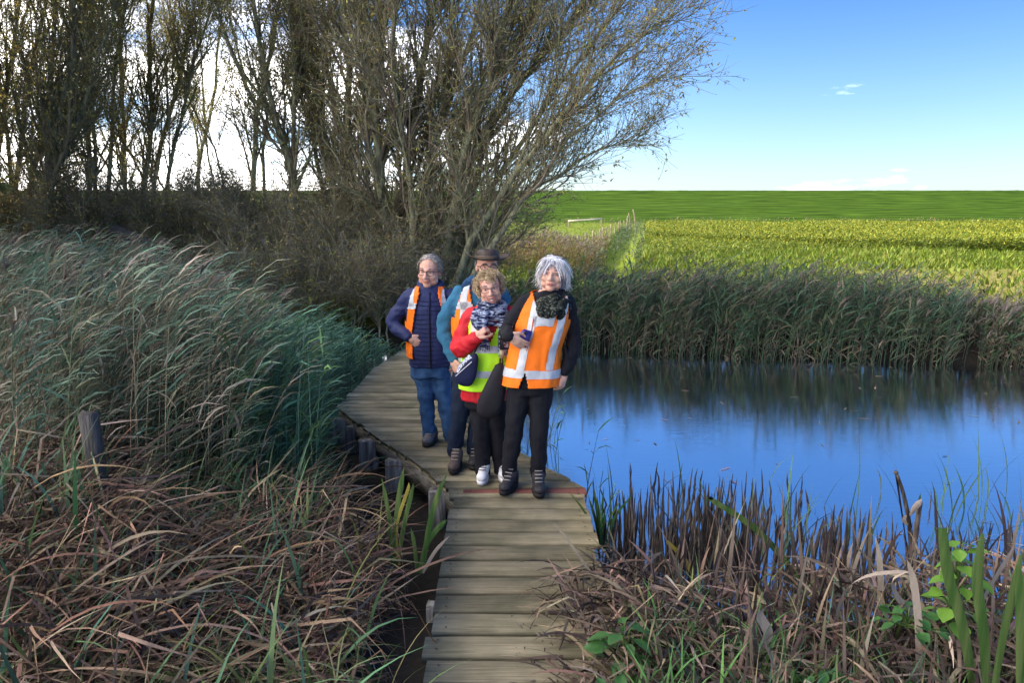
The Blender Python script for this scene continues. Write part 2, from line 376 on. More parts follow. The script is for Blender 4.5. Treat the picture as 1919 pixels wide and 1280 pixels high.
screw_m = mat('rusty_screw', (.035, .024, .018), .7, .2, 5)
def plank(a0, b0, b1, a1, z=0., th=.038, m=None, name='plank', screws=True):
    """a board with the near edge a0-b0 and the far edge a1-b1 (left to right), chamfered and slightly worn"""
    a0, b0, b1, a1 = [np.array(q, float) for q in (a0, b0, b1, a1)]
    St = 5
    c = (a0+b0+a1+b1)/4
    ln = (b0-a0+b1-a1)/2; ang = math.atan2(ln[1], ln[0])
    ca, sa = math.cos(-ang), math.sin(-ang)
    g = G(); V = []
    ra0, ra1 = random.uniform(-.012, .012), random.uniform(-.012, .012)
    tiltz = random.uniform(-.004, .004)
    for i in range(St):
        s = i/(St-1)
        n_ = a0+(b0-a0)*s; f_ = a1+(b1-a1)*s
        n_ = n_+(f_-n_)*random.uniform(0, .03)*1; f_ = f_-(f_-n_)*random.uniform(0, .03)
        d = f_-n_; wdt = np.linalg.norm(d); d = d/wdt; ch = .007
        cup = random.uniform(-.0015, .0015)
        zz = tiltz*(s-.5)*2 + cup
        for off, dz in ((0, -ch), (ch, 0), (wdt*.5, .001), (wdt-ch, 0), (wdt, -ch), (wdt, -th), (0, -th)):
            p = n_ + d*off - c; e = (ra0 if i == 0 else ra1 if i == St-1 else 0)
            x = p[0]*ca - p[1]*sa + e; y = p[0]*sa + p[1]*ca
            V.append((x, y, dz+zz))
    q = [[i*7+j, (i+1)*7+j, (i+1)*7+(j+1) % 7, i*7+(j+1) % 7] for i in range(St-1) for j in range(7)]
    g.add(V, q)
    e = (St-1)*7
    g.f[4].append(np.array([[0, 1, 5, 6], [e+6, e+5, e+1, e+0]])[:, ::-1].astype(np.int32)); g.m[4].append(np.zeros(2, np.int32))
    g.f[4].append(np.array([[1, 2, 3, 5], [e+5, e+3, e+2, e+1]])[:, ::-1].astype(np.int32)); g.m[4].append(np.zeros(2, np.int32))
    g.f[3].append(np.array([[3, 4, 5], [e+5, e+4, e+3]])[:, ::-1].astype(np.int32)); g.m[3].append(np.zeros(2, np.int32))
    if screws:
        for ex, pa, pb in ((.055, a0, b0), (-.055, a0, b0)):
            for fr_ in (.25, .75):
                e0 = (a0 if ex > 0 else b0); e1 = (a1 if ex > 0 else b1)
                p = e0+(e1-e0)*(fr_+random.uniform(-.05, .05))+(ln/np.linalg.norm(ln))*(ex+random.uniform(-.008, .008))-c
                x = p[0]*ca-p[1]*sa; y = p[0]*sa+p[1]*ca; n0 = g.n
                rr_ = .0065
                g.add([(x+rr_*math.cos(q*PI/3), y+rr_*math.sin(q*PI/3), .0045) for q in range(6)], [[0, 1, 2, 3], [0, 3, 4, 5]], mi=1)
    o = g.build(name, [m or wood, screw_m], None, smooth=False)
    o.location = (c[0], c[1], z+random.uniform(-.002, .003)); o.rotation_euler = (0, 0, ang)
    bpy.context.view_layer.update()
    attach(o, bw)
    return o
GAP = .025
y = 1.70
while y < 4.80:
    p = .192+random.uniform(-.004, .004)
    x0 = -.395 - (y-3)*.012 + random.uniform(-.015, .015); x1 = .515 + random.uniform(-.015, .02)
    plank((x0, y+GAP), (x1, y+GAP+.004), (x1, y+p), (x0, y+p))
    y += p
plank((-.44, y+GAP), (.53, y+GAP+.03), (.53, 5.035), (-.46, y+.19))
yy = y+.19
rp = plank((-.355, 5.035), (.53, 5.045), (.53, 5.14), (-.355, 5.115), z=.006, m=redwood)
rp['label'] = 'faded red painted plank lying across the joint of the deck'
lx = interp
Lp = [np.array(q) for q in ((-.47, yy+.005), (-1.80, 7.38))]; Rp = [np.array(q) for q in ((.53, 5.15), (-.74, 7.36))]
n_mid = 16
for i in range(n_mid):
    s0, s1 = i/n_mid, (i+1)/n_mid
    a0 = Lp[0]+(Lp[1]-Lp[0])*s0; a1 = Lp[0]+(Lp[1]-Lp[0])*s1; b0 = Rp[0]+(Rp[1]-Rp[0])*s0; b1 = Rp[0]+(Rp[1]-Rp[0])*s1
    j = random.uniform(-.012, .012)
    plank(a0+(a1-a0)*.095+[j, 0], b0+(b1-b0)*.11+[j, 0], b1+[j, 0], a1+[j, 0])
y = 7.39
while y < 13.0:
    sc_ = y < 8.5
    p = .150 if y < 7.8 else .178
    xl = np.interp(y, [7.4, 9.3, 10.6, 13], [-1.80, -1.78, -1.60, -1.0]); xl2 = np.interp(y+p, [7.4, 9.3, 10.6, 13], [-1.80, -1.78, -1.60, -1.0])
    j = random.uniform(-.012, .012)
    plank((xl+j, y+GAP), (xl+1.04+j, y+GAP), (xl2+1.04+j, y+p), (xl2+j, y+p), screws=sc_)
    y += p
beamwood = mat('dark_edge_board', (.105, .092, .075), .9, .4, 3, (3, 3, 26), bump=.5, bscale=10, spec=.2, color2=(.17, .155, .13))
def beam(name, p0, p1, w, h, m=beamwood, parent=bw):
    p0, p1 = Vector(p0), Vector(p1); d = (p1-p0); L = d.length
    g = G(); V = []; S = 4
    sd_ = Vector((d.y, -d.x, 0)).normalized()*w/2
    if sd_.length < 1e-6: sd_ = Vector((w/2, 0, 0))
    up = sd_.cross(d).normalized()*h/2
    if up.z < 0: up = -up
    for i in range(S):
        c = p0+d*(i/(S-1)); jj = [random.uniform(.93, 1.05) for _ in range(4)]
        V += [c-sd_*jj[0]-up, c+sd_*jj[1]-up, c+sd_*jj[1]+up*jj[2], c-sd_*jj[0]+up*jj[3]]
    q = [[i*4+j, i*4+(j+1) % 4, (i+1)*4+(j+1) % 4, (i+1)*4+j] for i in range(S-1) for j in range(4)] + [[3, 2, 1, 0], [S*4-4, S*4-3, S*4-2, S*4-1]]
    g.add([tuple(v) for v in V], q)
    return g.build(name, m, parent, smooth=False)
def post(x, y, w, d, z0, z1, lean=(0, 0), parent=bw, m=postwood, name='post'):
    g = G(); V = []; S = 5; rot = random.uniform(-.15, .15)
    for i in range(S):
        s = i/(S-1); z = z0+(z1-z0)*s
        for a, b in ((-1, -.7), (-.7, -1), (.7, -1), (1, -.7), (1, .7), (.7, 1), (-.7, 1), (-1, .7)):
            r_ = random.uniform(.93, 1.05)
            px, py = a*w/2*r_, b*d/2*r_
            V.append((x+lean[0]*s+px*math.cos(rot)-py*math.sin(rot), y+lean[1]*s+px*math.sin(rot)+py*math.cos(rot), z + (random.uniform(-.015, .015) if i == S-1 else 0)))
    V.append((x+lean[0], y+lean[1], z1+.004)); c = len(V)-1
    g.add(V, [[i*8+j, i*8+(j+1) % 8, (i+1)*8+(j+1) % 8, (i+1)*8+j] for i in range(S-1) for j in range(8)])
    g.f[3].append(np.array([[c, (S-1)*8+j, (S-1)*8+(j+1) % 8] for j in range(8)], np.int32)); g.m[3].append(np.zeros(8, np.int32))
    return g.build(name, m, parent, smooth=False)
# edge beams, joists and posts
beam('edge_beam', (-.36, 1.7, -.10), (-.36, 4.70, -.10), .06, .11)
beam('edge_beam', (.45, 1.7, -.10), (.45, 5.0, -.10), .06, .11)
dl = (Lp[1]-Lp[0])/np.linalg.norm(Lp[1]-Lp[0])
nl = np.array([dl[1], -dl[0]])                              # inward
def le(s_, ins): q = Lp[0]+(Lp[1]-Lp[0])*s_+nl*ins; return (q[0], q[1], -.115)
beam('edge_beam', le(-.06, .028), le(.36, .028), .07, .145)
beam('edge_beam', le(.365, .03), le(.985, .03), .07, .145)
beam('edge_beam', (.47, 5.16, -.10), (-.79, 7.36, -.10), .06, .12)
beam('edge_beam', (-1.74, 7.45, -.10), (-1.70, 9.4, -.10), .06, .12)
beam('edge_beam', (-.82, 7.45, -.10), (-.80, 9.4, -.10), .06, .12)
for s_, ww, dd in ((.04, .125, .12), (.36, .15, .10), (.60, .17, .10), (.93, .20, .10), (.80, .13, .08)):
    q = le(s_, -.045); post(q[0], q[1], ww, dd, -1.1, -.062)
for xx, yy_, ww, dd, zt in ( (.40, 5.3, .12, .12, -.06), (-.42, 6.6, .12, .12, -.06), (-.75, 7.5, .12, .12, -.06), (-1.76, 8.6, .12, .12, -.06), (-.40, 3.6, .11, .11, -.06), (.49, 3.9, .11, .11, -.06)):
    post(xx, yy_, ww, dd, -1.1, zt)
# lone leaning stake in the left marsh
pp = P(212, 985, 3.95); pt = P(165, 775, 4.05)
darkpost = mat('dark_grey_stake_wood', (.075, .068, .062), .9, .4, 5, (5, 5, .6), bump=.8, bscale=14, spec=.2)
stake = post(pp.x, pp.y, .085, .085, -.5, pt.z, lean=(pt.x-pp.x, .1), parent=None, name='wooden_stake', m=darkpost)
tag(stake, 'grey wooden stake leaning among dead sedge left of the deck', 'stake')
# ------------------------------------------------------------------ willows
bark = mat('willow_bark', (.20, .19, .125), .92, .5, 6, (3, 3, 1), bump=.8, bscale=16, spec=.1, color2=(.26, .26, .16))
twigm = mat('willow_twig', (.050, .042, .032), .9, .3, 3, spec=.1, attr=True)
leafm = mat('willow_leaf', (.05, .06, .03), .75, .2, 3, attr=True, trans=.6, spec=.15)

def spawn(Pp, Rp, n, fr, ang, length, K, up, jit, rs=.6, rmin=.003, wind=.0, short=.55):
    """n children along the polylines Pp (N,K,3) with radii Rp (N,K)"""
    N, Kp, _ = Pp.shape
    ln = np.linalg.norm(np.diff(Pp, axis=1), axis=2).sum(1)
    i = R.choice(N, n, p=ln/ln.sum())
    f = fr[0]+(fr[1]-fr[0])*R.random(n)**.85
    x = f*(Kp-1); a = np.minimum(x.astype(int), Kp-2); w = (x-a)[:, None]
    pos = Pp[i, a]*(1-w)+Pp[i, a+1]*w
    tan = norm(Pp[i, a+1]-Pp[i, a])
    rad = (Rp[i, a]*(1-w[:, 0])+Rp[i, a+1]*w[:, 0])
    rv = norm(R.normal(0, 1, (n, 3))); perp = norm(rv-(rv*tan).sum(1, keepdims=True)*tan)
    an = R.uniform(ang[0], ang[1], n)[:, None]
    d = norm(np.cos(an)*tan+np.sin(an)*perp)
    L = R.uniform(length[0], length[1], n)*(1-short*f)
    pts = [pos]
    for q in range(K-1):
        d = norm(d+np.array([wind, 0, up])/K + R.normal(0, jit, (n, 3)))
        pos = pos+d*(L/(K-1))[:, None]; pts.append(pos)
    pts = np.stack(pts, 1)
    r0 = np.maximum(rad*rs, rmin)
    rr = r0[:, None]*np.linspace(1, .28, K)[None]
    return pts, np.maximum(rr, .0022)

def smooth_poly(pl, K):
    pl = np.array([list(p) for p in pl]); s = np.linspace(0, len(pl)-1, K)
    out = []
    for q in s:                                             # Catmull-Rom
        i = min(int(q), len(pl)-2); t = q-i
        p0, p1, p2, p3 = pl[max(i-1, 0)], pl[i], pl[i+1], pl[min(i+2, len(pl)-1)]
        out.append(.5*((2*p1)+(-p0+p2)*t+(2*p0-5*p1+4*p2-p3)*t*t+(-p0+3*p1-3*p2+p3)*t**3))
    return np.array(out)
TW = [(.18, .155, .105), (.23, .19, .13), (.21, .21, .115), (.26, .235, .15)]
LF = [(.30, .30, .13), (.36, .33, .12), (.24, .27, .13), (.42, .34, .09), (.30, .26, .14)]

def willow(label, stems, n1, n2, n3, nleaf, seed, group=None, leafsize=(.055, .105), lcols=LF, l1=(1.4, 3.0), twr=1.0, up=1.0, name='willow_tree', wind=0., thin=.74):
    """stems: list of (polyline, r0, r1)"""
    global R
    keep = R; R = np.random.default_rng(seed)
    K = 14
    Ps = np.stack([smooth_poly(s[0], K) for s in stems]); Ps[:, 1:-1] += R.normal(0, .03, Ps[:, 1:-1].shape)*[1, 1, 0]
    Rs = np.stack([np.linspace(s[1], s[2], K) for s in stems])*thin
    Rs[:, 0] *= 1.25
    base = Vector(Ps[:, 0].mean(0)); 
    root = empty(name, base, label, 'tree' if name == 'willow_tree' else 'bush', group)
    for i in range(len(stems)):
        g = G(); tubes(g, Ps[i:i+1], Rs[i:i+1], 9)
        g.build('trunk', bark, root)
    P1, R1 = spawn(Ps, Rs, n1, (.12, 1.0), (.2, .65), l1, 7, up, .12, .5, .008, wind)
    P2, R2 = spawn(P1, R1, n2, (.1, 1.0), (.25, .8), (.5, 1.3), 5, .35, .16, .6, .0048*twr, wind)
    P3, R3 = spawn(np.concatenate([P2]), R2, n3, (.1, 1.), (.35, 1.1), (.25, .7), 4, .22, .18, .7, .0034*twr, wind)
    g = G()
    tubes(g, P1[:, ::2], R1[:, ::2], 5, pick(TW, len(P1))); tubes(g, P2[:, ::2], R2[:, ::2], 3, pick(TW, len(P2)))
    sd3 = norm(np.cross(P3[:, -1]-P3[:, 0], R.normal(0, 1, (len(P3), 3))))
    ribbons(g, P3[:, [0, 2, 3]], R3[:, 0]*2, sd3, pick(TW, len(P3)), prof=np.array([1, .8, .5]))
    br = g.build('branches', twigm, root, col=True); br['kind'] = 'stuff'
    # narrow leaves left on the twigs
    nl = nleaf
    i = R.integers(0, len(P3), nl); a = R.integers(1, 4, nl)
    pos = P3[i, a]+R.normal(0, .015, (nl, 3))
    d = norm(R.normal(0, 1, (nl, 3))+[.2, 0, -.5]); sd_ = norm(np.cross(d, R.normal(0, 1, (nl, 3))))
    L = R.uniform(*leafsize, nl)[:, None]; w = L*.15
    V = np.stack([pos+d*L*.35-sd_*w*1.15, pos+d*L*1.05, pos+d*L*.2+sd_*w*1.15], 1)
    q = np.arange(nl*3).reshape(nl, 3)
    g = G(); g.add(V, q, np.repeat(pick(lcols, nl, jit=.25), 3, 0))
    lf = g.build('leaves', leafm, root, smooth=False, col=True); lf['kind'] = 'stuff'
    R = keep
    return root
def S(Y, *pts, r=(.1, .05), dy=0.):
    n = len(pts); return ([P(u, v, Y+dy*i/max(n-1, 1)) for i, (u, v) in enumerate(pts)], r[0], r[1])
def bent(p):    # carry a stem on above the picture to its tip
    pl = list(p[0]); d = pl[-1]-pl[-2]; d.z = abs(d.z); d = d.normalized()
    d2 = (d+Vector((0, 0, .35))).normalized()
    pl.append(pl[-1]+d2*1.6); pl.append(pl[-1]+(d2+Vector((0, 0, .2))).normalized()*1.5)
    return (pl, p[1], .012)
main = [
    bent(S(14.0, (737, 610), (722, 420), (706, 250), (712, 100), (716, -60), r=(.155, .085))),
    bent(S(14.3, (742, 605), (757, 400), (768, 260), (792, 100), (832, -60), r=(.125, .07))),
    bent(S(13.7, (785, 590), (800, 420), (808, 280), (846, 110), (852, -60), r=(.10, .055))),
    bent(S(13.5, (812, 580), (846, 420), (880, 260), (918, 150), (962, -20), r=(.11, .06), dy=-.6)),
    S(13.2, (842, 560), (892, 440), (975, 312), (1042, 230), (1112, 150), (1180, 85), (1268, 22), r=(.085, .012), dy=-1.6),
    S(13.0, (862, 560), (930, 445), (1012, 335), (1068, 262), (1140, 200), (1240, 142), r=(.07, .010), dy=-1.2),
    bent(S(14.6, (800, 590), (832, 420), (896, 210), (985, 60), (1045, -50), r=(.11, .055), dy=-.6)),
    bent(S(14.8, (690, 600), (660, 320), (650, 120), (640, -50), r=(.10, .06))),
    bent(S(13.4, (770, 600), (776, 380), (735, 160), (742, -50), r=(.085, .05))),
    S(13.3, (850, 560), (905, 450), (965, 380), (1040, 330), (1120, 280), (1170, 268), r=(.06, .008), dy=-.8),
    bent(S(14.2, (822, 580), (870, 400), (925, 230), (1010, 110), (1090, 0), r=(.08, .04), dy=-1)),
    bent(S(15.2, (760, 600), (790, 350), (870, 120), (900, -50), r=(.08, .05))),
    S(13.6, (845, 570), (900, 400), (985, 250), (1070, 130), (1140, 40), (1190, -20), r=(.07, .015), dy=-1.2),
]
willow('big many-stemmed willow behind the group, its right-hand limbs sweeping out over the pond', main, 620, 7400, 24000, 36000, 21, wind=.0, thin=.85, l1=(1.1, 2.5))
willow('dark slender-stemmed willow standing just left behind the biggest willow',
       [bent(S(16.0, (650, 560), (622, 350), (592, 150), (580, -50), r=(.12, .07))), bent(S(16.3, (640, 560), (600, 330), (560, 120), (545, -50), r=(.08, .04))),
        bent(S(15.8, (662, 560), (690, 330), (683, 120), (690, -50), r=(.08, .05))), bent(S(16.4, (655, 560), (645, 300), (612, 100), (622, -50), r=(.08, .05)))], 250, 3000, 10500, 27000, 22)
willow('mossy willow trunk leaning left, forked low down, beside the bright gap of sky',
       [bent(S(15.6, (562, 520), (552, 400), (545, 320), (520, 230), (492, 110), (472, -50), r=(.135, .10))), bent(S(15.7, (556, 440), (550, 320), (549, 200), (560, 90), (600, -40), r=(.08, .04))),
        bent(S(15.9, (546, 330), (500, 200), (430, 90), (395, -30), r=(.05, .02))), bent(S(15.5, (530, 270), (470, 180), (410, 45), (380, -40), r=(.04, .015)))], 120, 1300, 4600, 20000, 23)
willow('pair of thin straight willow stems low in the bright gap, left of the leaning trunk',
       [bent(S(20, (468, 480), (476, 320), (485, 200), (515, 60), (530, -40), r=(.11, .05))), bent(S(20.2, (497, 480), (492, 330), (500, 220), (478, 190), (440, 60), r=(.07, .03))), bent(S(19.8, (430, 480), (412, 300), (350, 180), (330, 90), r=(.04, .02)))], 90, 1100, 4200, 9000, 24)
willow('open willow with a V of thin stems against the brightest sky',
       [bent(S(22, (375, 470), (376, 290), (395, 200), (412, 60), r=(.08, .03))), bent(S(22, (372, 470), (372, 280), (345, 180), (330, 120), r=(.05, .02))), bent(S(22.3, (400, 470), (398, 350), (385, 250), (375, 60), r=(.05, .03)))], 80, 1000, 4000, 8000, 25)
willow('tall willow with four straight dark stems left of the bright gap',
       [bent(S(18.5, (262, 500), (266, 380), (280, 260), (282, 100), (290, -40), r=(.11, .06))), bent(S(18.8, (268, 500), (290, 330), (325, 190), (352, 60), (400, -40), r=(.09, .05))),
        bent(S(18.3, (300, 500), (318, 320), (345, 200), (372, 90), (400, 0), r=(.07, .03))), bent(S(18.6, (240, 500), (236, 350), (228, 160), (222, -40), r=(.09, .06)))], 200, 2300, 8000, 24000, 26)
willow('dense bushy willow of many thin upright stems, second from the left edge',
       [bent(S(17.6, (165, 500), (168, 350), (170, 160), (176, -40), r=(.10, .06))), bent(S(17.9, (185, 500), (205, 330), (210, 160), (240, -40), r=(.08, .04))), bent(S(18.0, (110, 500), (112, 340), (130, 190), (185, 20), r=(.07, .04))),
        bent(S(17.4, (190, 500), (178, 300), (165, 120), (120, -40), r=(.07, .04)))], 200, 2300, 8000, 25000, 27)
willow('thick dark willow trunk rising near the left edge above the bent reeds',
       [bent(S(15.6, (58, 500), (82, 370), (100, 290), (128, 150), (142, -40), r=(.16, .11))), bent(S(15.8, (40, 500), (62, 330), (95, 180), (105, -40), r=(.09, .05))), bent(S(15.4, (70, 500), (95, 350), (150, 210), (200, 60), r=(.06, .03)))], 180, 2100, 7500, 24000, 28)
willow('willow of leaning pale stems cut by the left edge of the view',
       [bent(S(17, (5, 500), (30, 340), (58, 160), (90, -40), r=(.09, .05))), bent(S(17.2, (-20, 500), (-5, 330), (15, 150), (40, -40), r=(.09, .05))), bent(S(16.8, (-50, 500), (-45, 300), (-75, 100), (-90, -40), r=(.09, .05))), bent(S(17.3, (15, 500), (20, 330), (2, 150), (-20, -40), r=(.07, .04)))], 180, 2100, 7000, 23000, 29)
# the grove goes on to the left, outside the view: it is what shades the marsh and the people
for i, (x, y, h) in enumerate(((-10.6, 12.2, 8.5), (-13.2, 15.0, 9.5), (-12.4, 9.8, 9), (-16.0, 12.2, 9.5), (-12.6, 6.9, 8.5), (-16.5, 8.0, 9.5), (-19.5, 13.5, 9.5), (-13.8, 4.0, 8.5))):
    rr = np.random.default_rng(90+i); st = []
    for q in range(6):
        bx, by = x+rr.normal(0, .3), y+rr.normal(0, .3); ax, ay = rr.normal(0, .9, 2)
        st.append(([Vector((bx, by, -.3)), Vector((bx+ax*.3, by+ay*.3, h*.33)), Vector((bx+ax*.9, by+ay*.9, h*.66)), Vector((bx+ax*1.6, by+ay*1.6, h))], .11, .02))
    willow('leafy willow of the grove that carries on left of the view', st, 110, 800, 1000, 30000, 60+i, group='willows of the grove beyond the left edge', leafsize=(.17, .28))
# ------------------------------------------------------------------ scrub under the willows

SL = [(.20, .21, .14), (.25, .21, .17), (.28, .26, .13), (.19, .185, .165), (.36, .30, .10)]
bl = ['tangled dark scrub at the foot of the biggest willow', 'purple-brown thicket between the two central willows', 'low dark thicket under the leaning trunk', 'thin yellowish scrub below the bright gap of sky', 'dark scrub right of the fallen limb',
      'dense grey-leaved scrub above the tall bent reeds', 'shadowy scrub under the thick dark trunk', 'scrub in the far left corner under the willows', 'twiggy scrub right of the biggest willow, behind the hat', 'dark scrub low behind the green reeds, left of the navy jacket']
for i, (u, Yb, hv, wd) in enumerate(((735, 14.6, 395, 1.5), (630, 15.5, 372, 1.6), (540, 16.5, 360, 1.7), (420, 19.5, 385, 2.2), (340, 17.0, 372, 1.5), (235, 16.0, 350, 1.7), (120, 16.6, 352, 1.7), (10, 16.2, 345, 1.8), (800, 14.9, 430, .8), (590, 12.6, 520, 1.5))):
    rr = np.random.default_rng(400+i); st = []
    c = P(u, 600, Yb); top = P(u, hv, Yb).z
    for q in range(16):
        bx, by = c.x+rr.uniform(-wd, wd), Yb+rr.uniform(-.7, .9); ax, ay = rr.normal(0, .5, 2); h = top*rr.uniform(.6, 1.03)
        st.append(([Vector((bx, by, -.3)), Vector((bx+ax*.4, by+ay*.4, h*.4)), Vector((bx+ax, by+ay, h*.75)), Vector((bx+ax*1.7, by+ay*1.7, h))], .022, .006))
    willow(bl[i], st, 170, 1700, 4600, 12000 if i != 3 else 5000, 500+i, leafsize=(.05, .10), lcols=SL, l1=(.6, 1.5), up=.3, name='willow_scrub')
# fallen limb
g = G(); tubes(g, [smooth_poly([P(215, 432, 13.4), P(262, 452, 13.2), P(330, 484, 12.8), P(420, 505, 12.6), P(520, 545, 12.4)], 12)], [np.linspace(.12, .05, 12)], 9, cap=True)
tag(g.build('fallen_limb', mat('dark_shade_bark', (.05, .045, .04), .9, .4, 5, bump=.8)), 'dark fallen willow limb slanting down to the right above the reeds', 'fallen branch')  # bark base colour darkened to a shadow tone
# ------------------------------------------------------------------ marsh plants (uncountable masses)
plantm = mat('marsh_blade', rough=.62, var=.22, scale=7, attr=True, trans=.22, spec=.3)
deadm = mat('dead_blade', rough=.85, var=.30, scale=14, attr=True, trans=.08, spec=.15, bump=.3, bscale=60)
REED = [(.12, .215, .155), (.15, .25, .175), (.20, .28, .19), (.095, .18, .125), (.16, .225, .13)]
STRAW = [(.23, .185, .125), (.19, .16, .11), (.28, .22, .15), (.15, .125, .09)]
def top_z(x, Yv, us, vs):
    u = 959.5+F_PX*x/Yv
    y_ = (np.interp(u, us, vs)-640)/F_PX
    return 2+Yv*(-SP-y_*CP)/(CP-y_*SP)
def ok_left(x, Yv, pad=.12):
    xl = np.interp(Yv, [0, 4.7, 7.4, 9.3, 10.6, 13], [-.42, -.5, -1.82, -1.80, -1.62, -1.0])
    return x < xl-pad
def reeds(n, xr, yr, hfun, mask, cols, scols, name, label=None, leafn=8, wind=(1.0, .0), dens=None, plume=.25, wl=(.22, .5), ww=(.010, .022), windy=.55, dry=.0, lean=.16, hv=(.7, 1.0)):
    x = R.uniform(*xr, n); yv = R.uniform(*yr, n)
    ok = mask(x, yv)
    if dens is not None: ok &= R.random(n) < dens(x, yv)
    x, yv = x[ok], yv[ok]; n = len(x)
    gz = np.maximum(ground_z(x, yv), -.6)
    H = hfun(x, yv)-gz
    H = np.maximum(H-.10, .3)*R.uniform(hv[0], hv[1], n)
    base = np.stack([x, yv, gz], 1)
    waz = math.atan2(wind[1], wind[0])
    az = waz+R.normal(0, .7, n)
    K = 6
    pts = arcs(base, az, np.abs(R.normal(.04, .05, n)), R.uniform(.1, 1.0, n)*lean*4, H*1.06, K, 1.6)
    g = G()
    sc = pick(scols, n)
    tubes(g, pts, np.linspace(.0048, .002, K)[None]*R.uniform(.8, 1.3, (n, 1)), 3, sc)
    m = leafn
    f = np.repeat(np.linspace(.22, .98, m)[None], n, 0)+R.uniform(-.05, .05, (n, m)); f = np.clip(f, .1, .995)
    q = f*(K-1); a = np.minimum(q.astype(int), K-2); w = (q-a)[..., None]; idx = np.arange(n)[:, None]
    pos = (pts[idx, a]*(1-w)+pts[idx, a+1]*w).reshape(-1, 3)
    N = len(pos)
    laz = np.where(R.random(N) < windy, waz+R.normal(0, .35, N), R.uniform(-PI, PI, N))
    L = R.uniform(*wl, N)*np.clip(np.repeat(H, m)/1.3, .45, 1.25)
    lp = arcs(pos, laz, R.uniform(.35, .8, N), R.uniform(1.25, 2.1, N), L, 4, 1.25, wob=.08)
    cc = pick(cols, n); cc = np.repeat(cc, m, 0)*np.exp(R.normal(0, .16, (N, 1)))
    isdry = (R.random(N) < dry) | ((f.reshape(-1) < .38) & (R.random(N) < .5))
    cc = np.where(isdry[:, None], pick(STRAW, N)*.8, cc)
    ribbons(g, lp, R.uniform(*ww, N), sides(laz, R.normal(0, .55, N)), cc)
    npl = R.random(n) < plume
    if npl.any():
        tp = pts[npl, -1]; k_ = 7; tp = np.repeat(tp, k_, 0); M_ = len(tp)
        paz = waz+R.normal(0, .45, M_)
        pp = arcs(tp, paz, R.uniform(.1, .6, M_), R.uniform(1.0, 1.9, M_), R.uniform(.10, .24, M_), 4)
        ribbons(g, pp, R.uniform(.010, .020, M_), sides(paz), pick([(.20, .16, .13), (.25, .20, .16), (.15, .12, .11)], M_))
    o = g.build(name, plantm, col=True)
    tag(o, label, 'reeds', None, 'stuff')
    return o
VT = ([-400, 0, 90, 160, 250, 330, 480, 600, 745], [425, 438, 428, 425, 448, 500, 588, 592, 640])
hl = lambda x, y: np.minimum(top_z(x, y, *VT), 1.75+.12*np.sin(x*2.1+y))
# tall wind-bent reeds on the left, then the shorter blue-green ones along the deck
reeds(5200, (-9.5, -1.7), (4.7, 12.2), hl, lambda x, y: ok_left(x, y, .5) & (959.5+F_PX*x/y < 450) & (959.5+F_PX*x/y > -120), REED[:4]+[(.23, .24, .17), (.30, .27, .20)], STRAW+[(.16, .20, .11)], 'reeds', 'tall grey-green reeds bent to the right by the wind, left of the deck', 16, dry=.14, plume=.16, windy=.9, lean=.26, wl=(.15, .34), ww=(.010, .020))
GR = [(.075, .185, .125), (.10, .225, .15), (.14, .265, .175), (.065, .15, .10), (.14, .24, .09)]
reeds(3600, (-5.5, -.6), (5.0, 12.0), hl, lambda x, y: ok_left(x, y, .42) & (959.5+F_PX*x/y > 380) & ((959.5+F_PX*x/y < 585) | (y > 7.5)), GR, GR, 'reeds', 'lush blue-green reeds arching over along the left side of the deck', 9, plume=.0, wl=(.16, .36), ww=(.012, .024), windy=.75, lean=.08)
# reed belt on the far bank of the pond
VB = ([700, 960, 1080, 1180, 1300, 1440, 1520, 1620, 1720, 1800, 1850, 1960], [550, 510, 499, 503, 500, 492, 498, 506, 518, 532, 556, 564])
hb = lambda x, y: np.minimum(top_z(x, y, *VB), 1.75)-.04+R.normal(0, .10, len(x))
mb = lambda x, y: (y > bank_y(x)-.12) & (y < bank_y(x)+2.3)
FR = [(.075, .14, .070), (.052, .105, .058), (.095, .15, .070), (.12, .12, .065), (.058, .12, .075)]
reeds(6500, (-1.4, 10.5), (9.8, 15.2), hb, mb, FR, STRAW[3:]+FR+FR[:2], 'reeds', 'dense belt of green and brown reeds on the far bank of the pond', 11, plume=.25, windy=.35, dry=.22, lean=.13, hv=(.50, 1.0), dens=lambda x, y: np.where(959.5+F_PX*x/y < 1800, 1., .25), wl=(.25, .5), ww=(.012, .026))
reeds(900, (-1.2, 9.5), (11.0, 12.7), lambda x, y: -.35+R.uniform(.3, .95, len(x)), lambda x, y: (y > bank_y(x)-.3) & (y < bank_y(x)+.3), [(.07, .06, .045), (.045, .07, .04), (.10, .085, .06)], FR, 'reeds', 'short dead reed stalks fringing the waterline of the far bank', 6, plume=0, dry=.5, wl=(.2, .45), windy=.2)
# thin emergent stems in the water right of the deck
reeds(150, (-.5, 1.0), (5.4, 11.5), lambda x, y: -.35+R.uniform(.3, 1.0, len(x)), lambda x, y: (x > np.interp(y, [5, 7.4, 11], [.62, -.55, -.5])) & (x < np.interp(y, [5, 7.4, 11], [.95, .4, .5])), GR, GR+STRAW, 'reeds', 'thin green reeds standing in the water right of the deck behind the group', 4, plume=0, wl=(.15, .35), windy=.3)
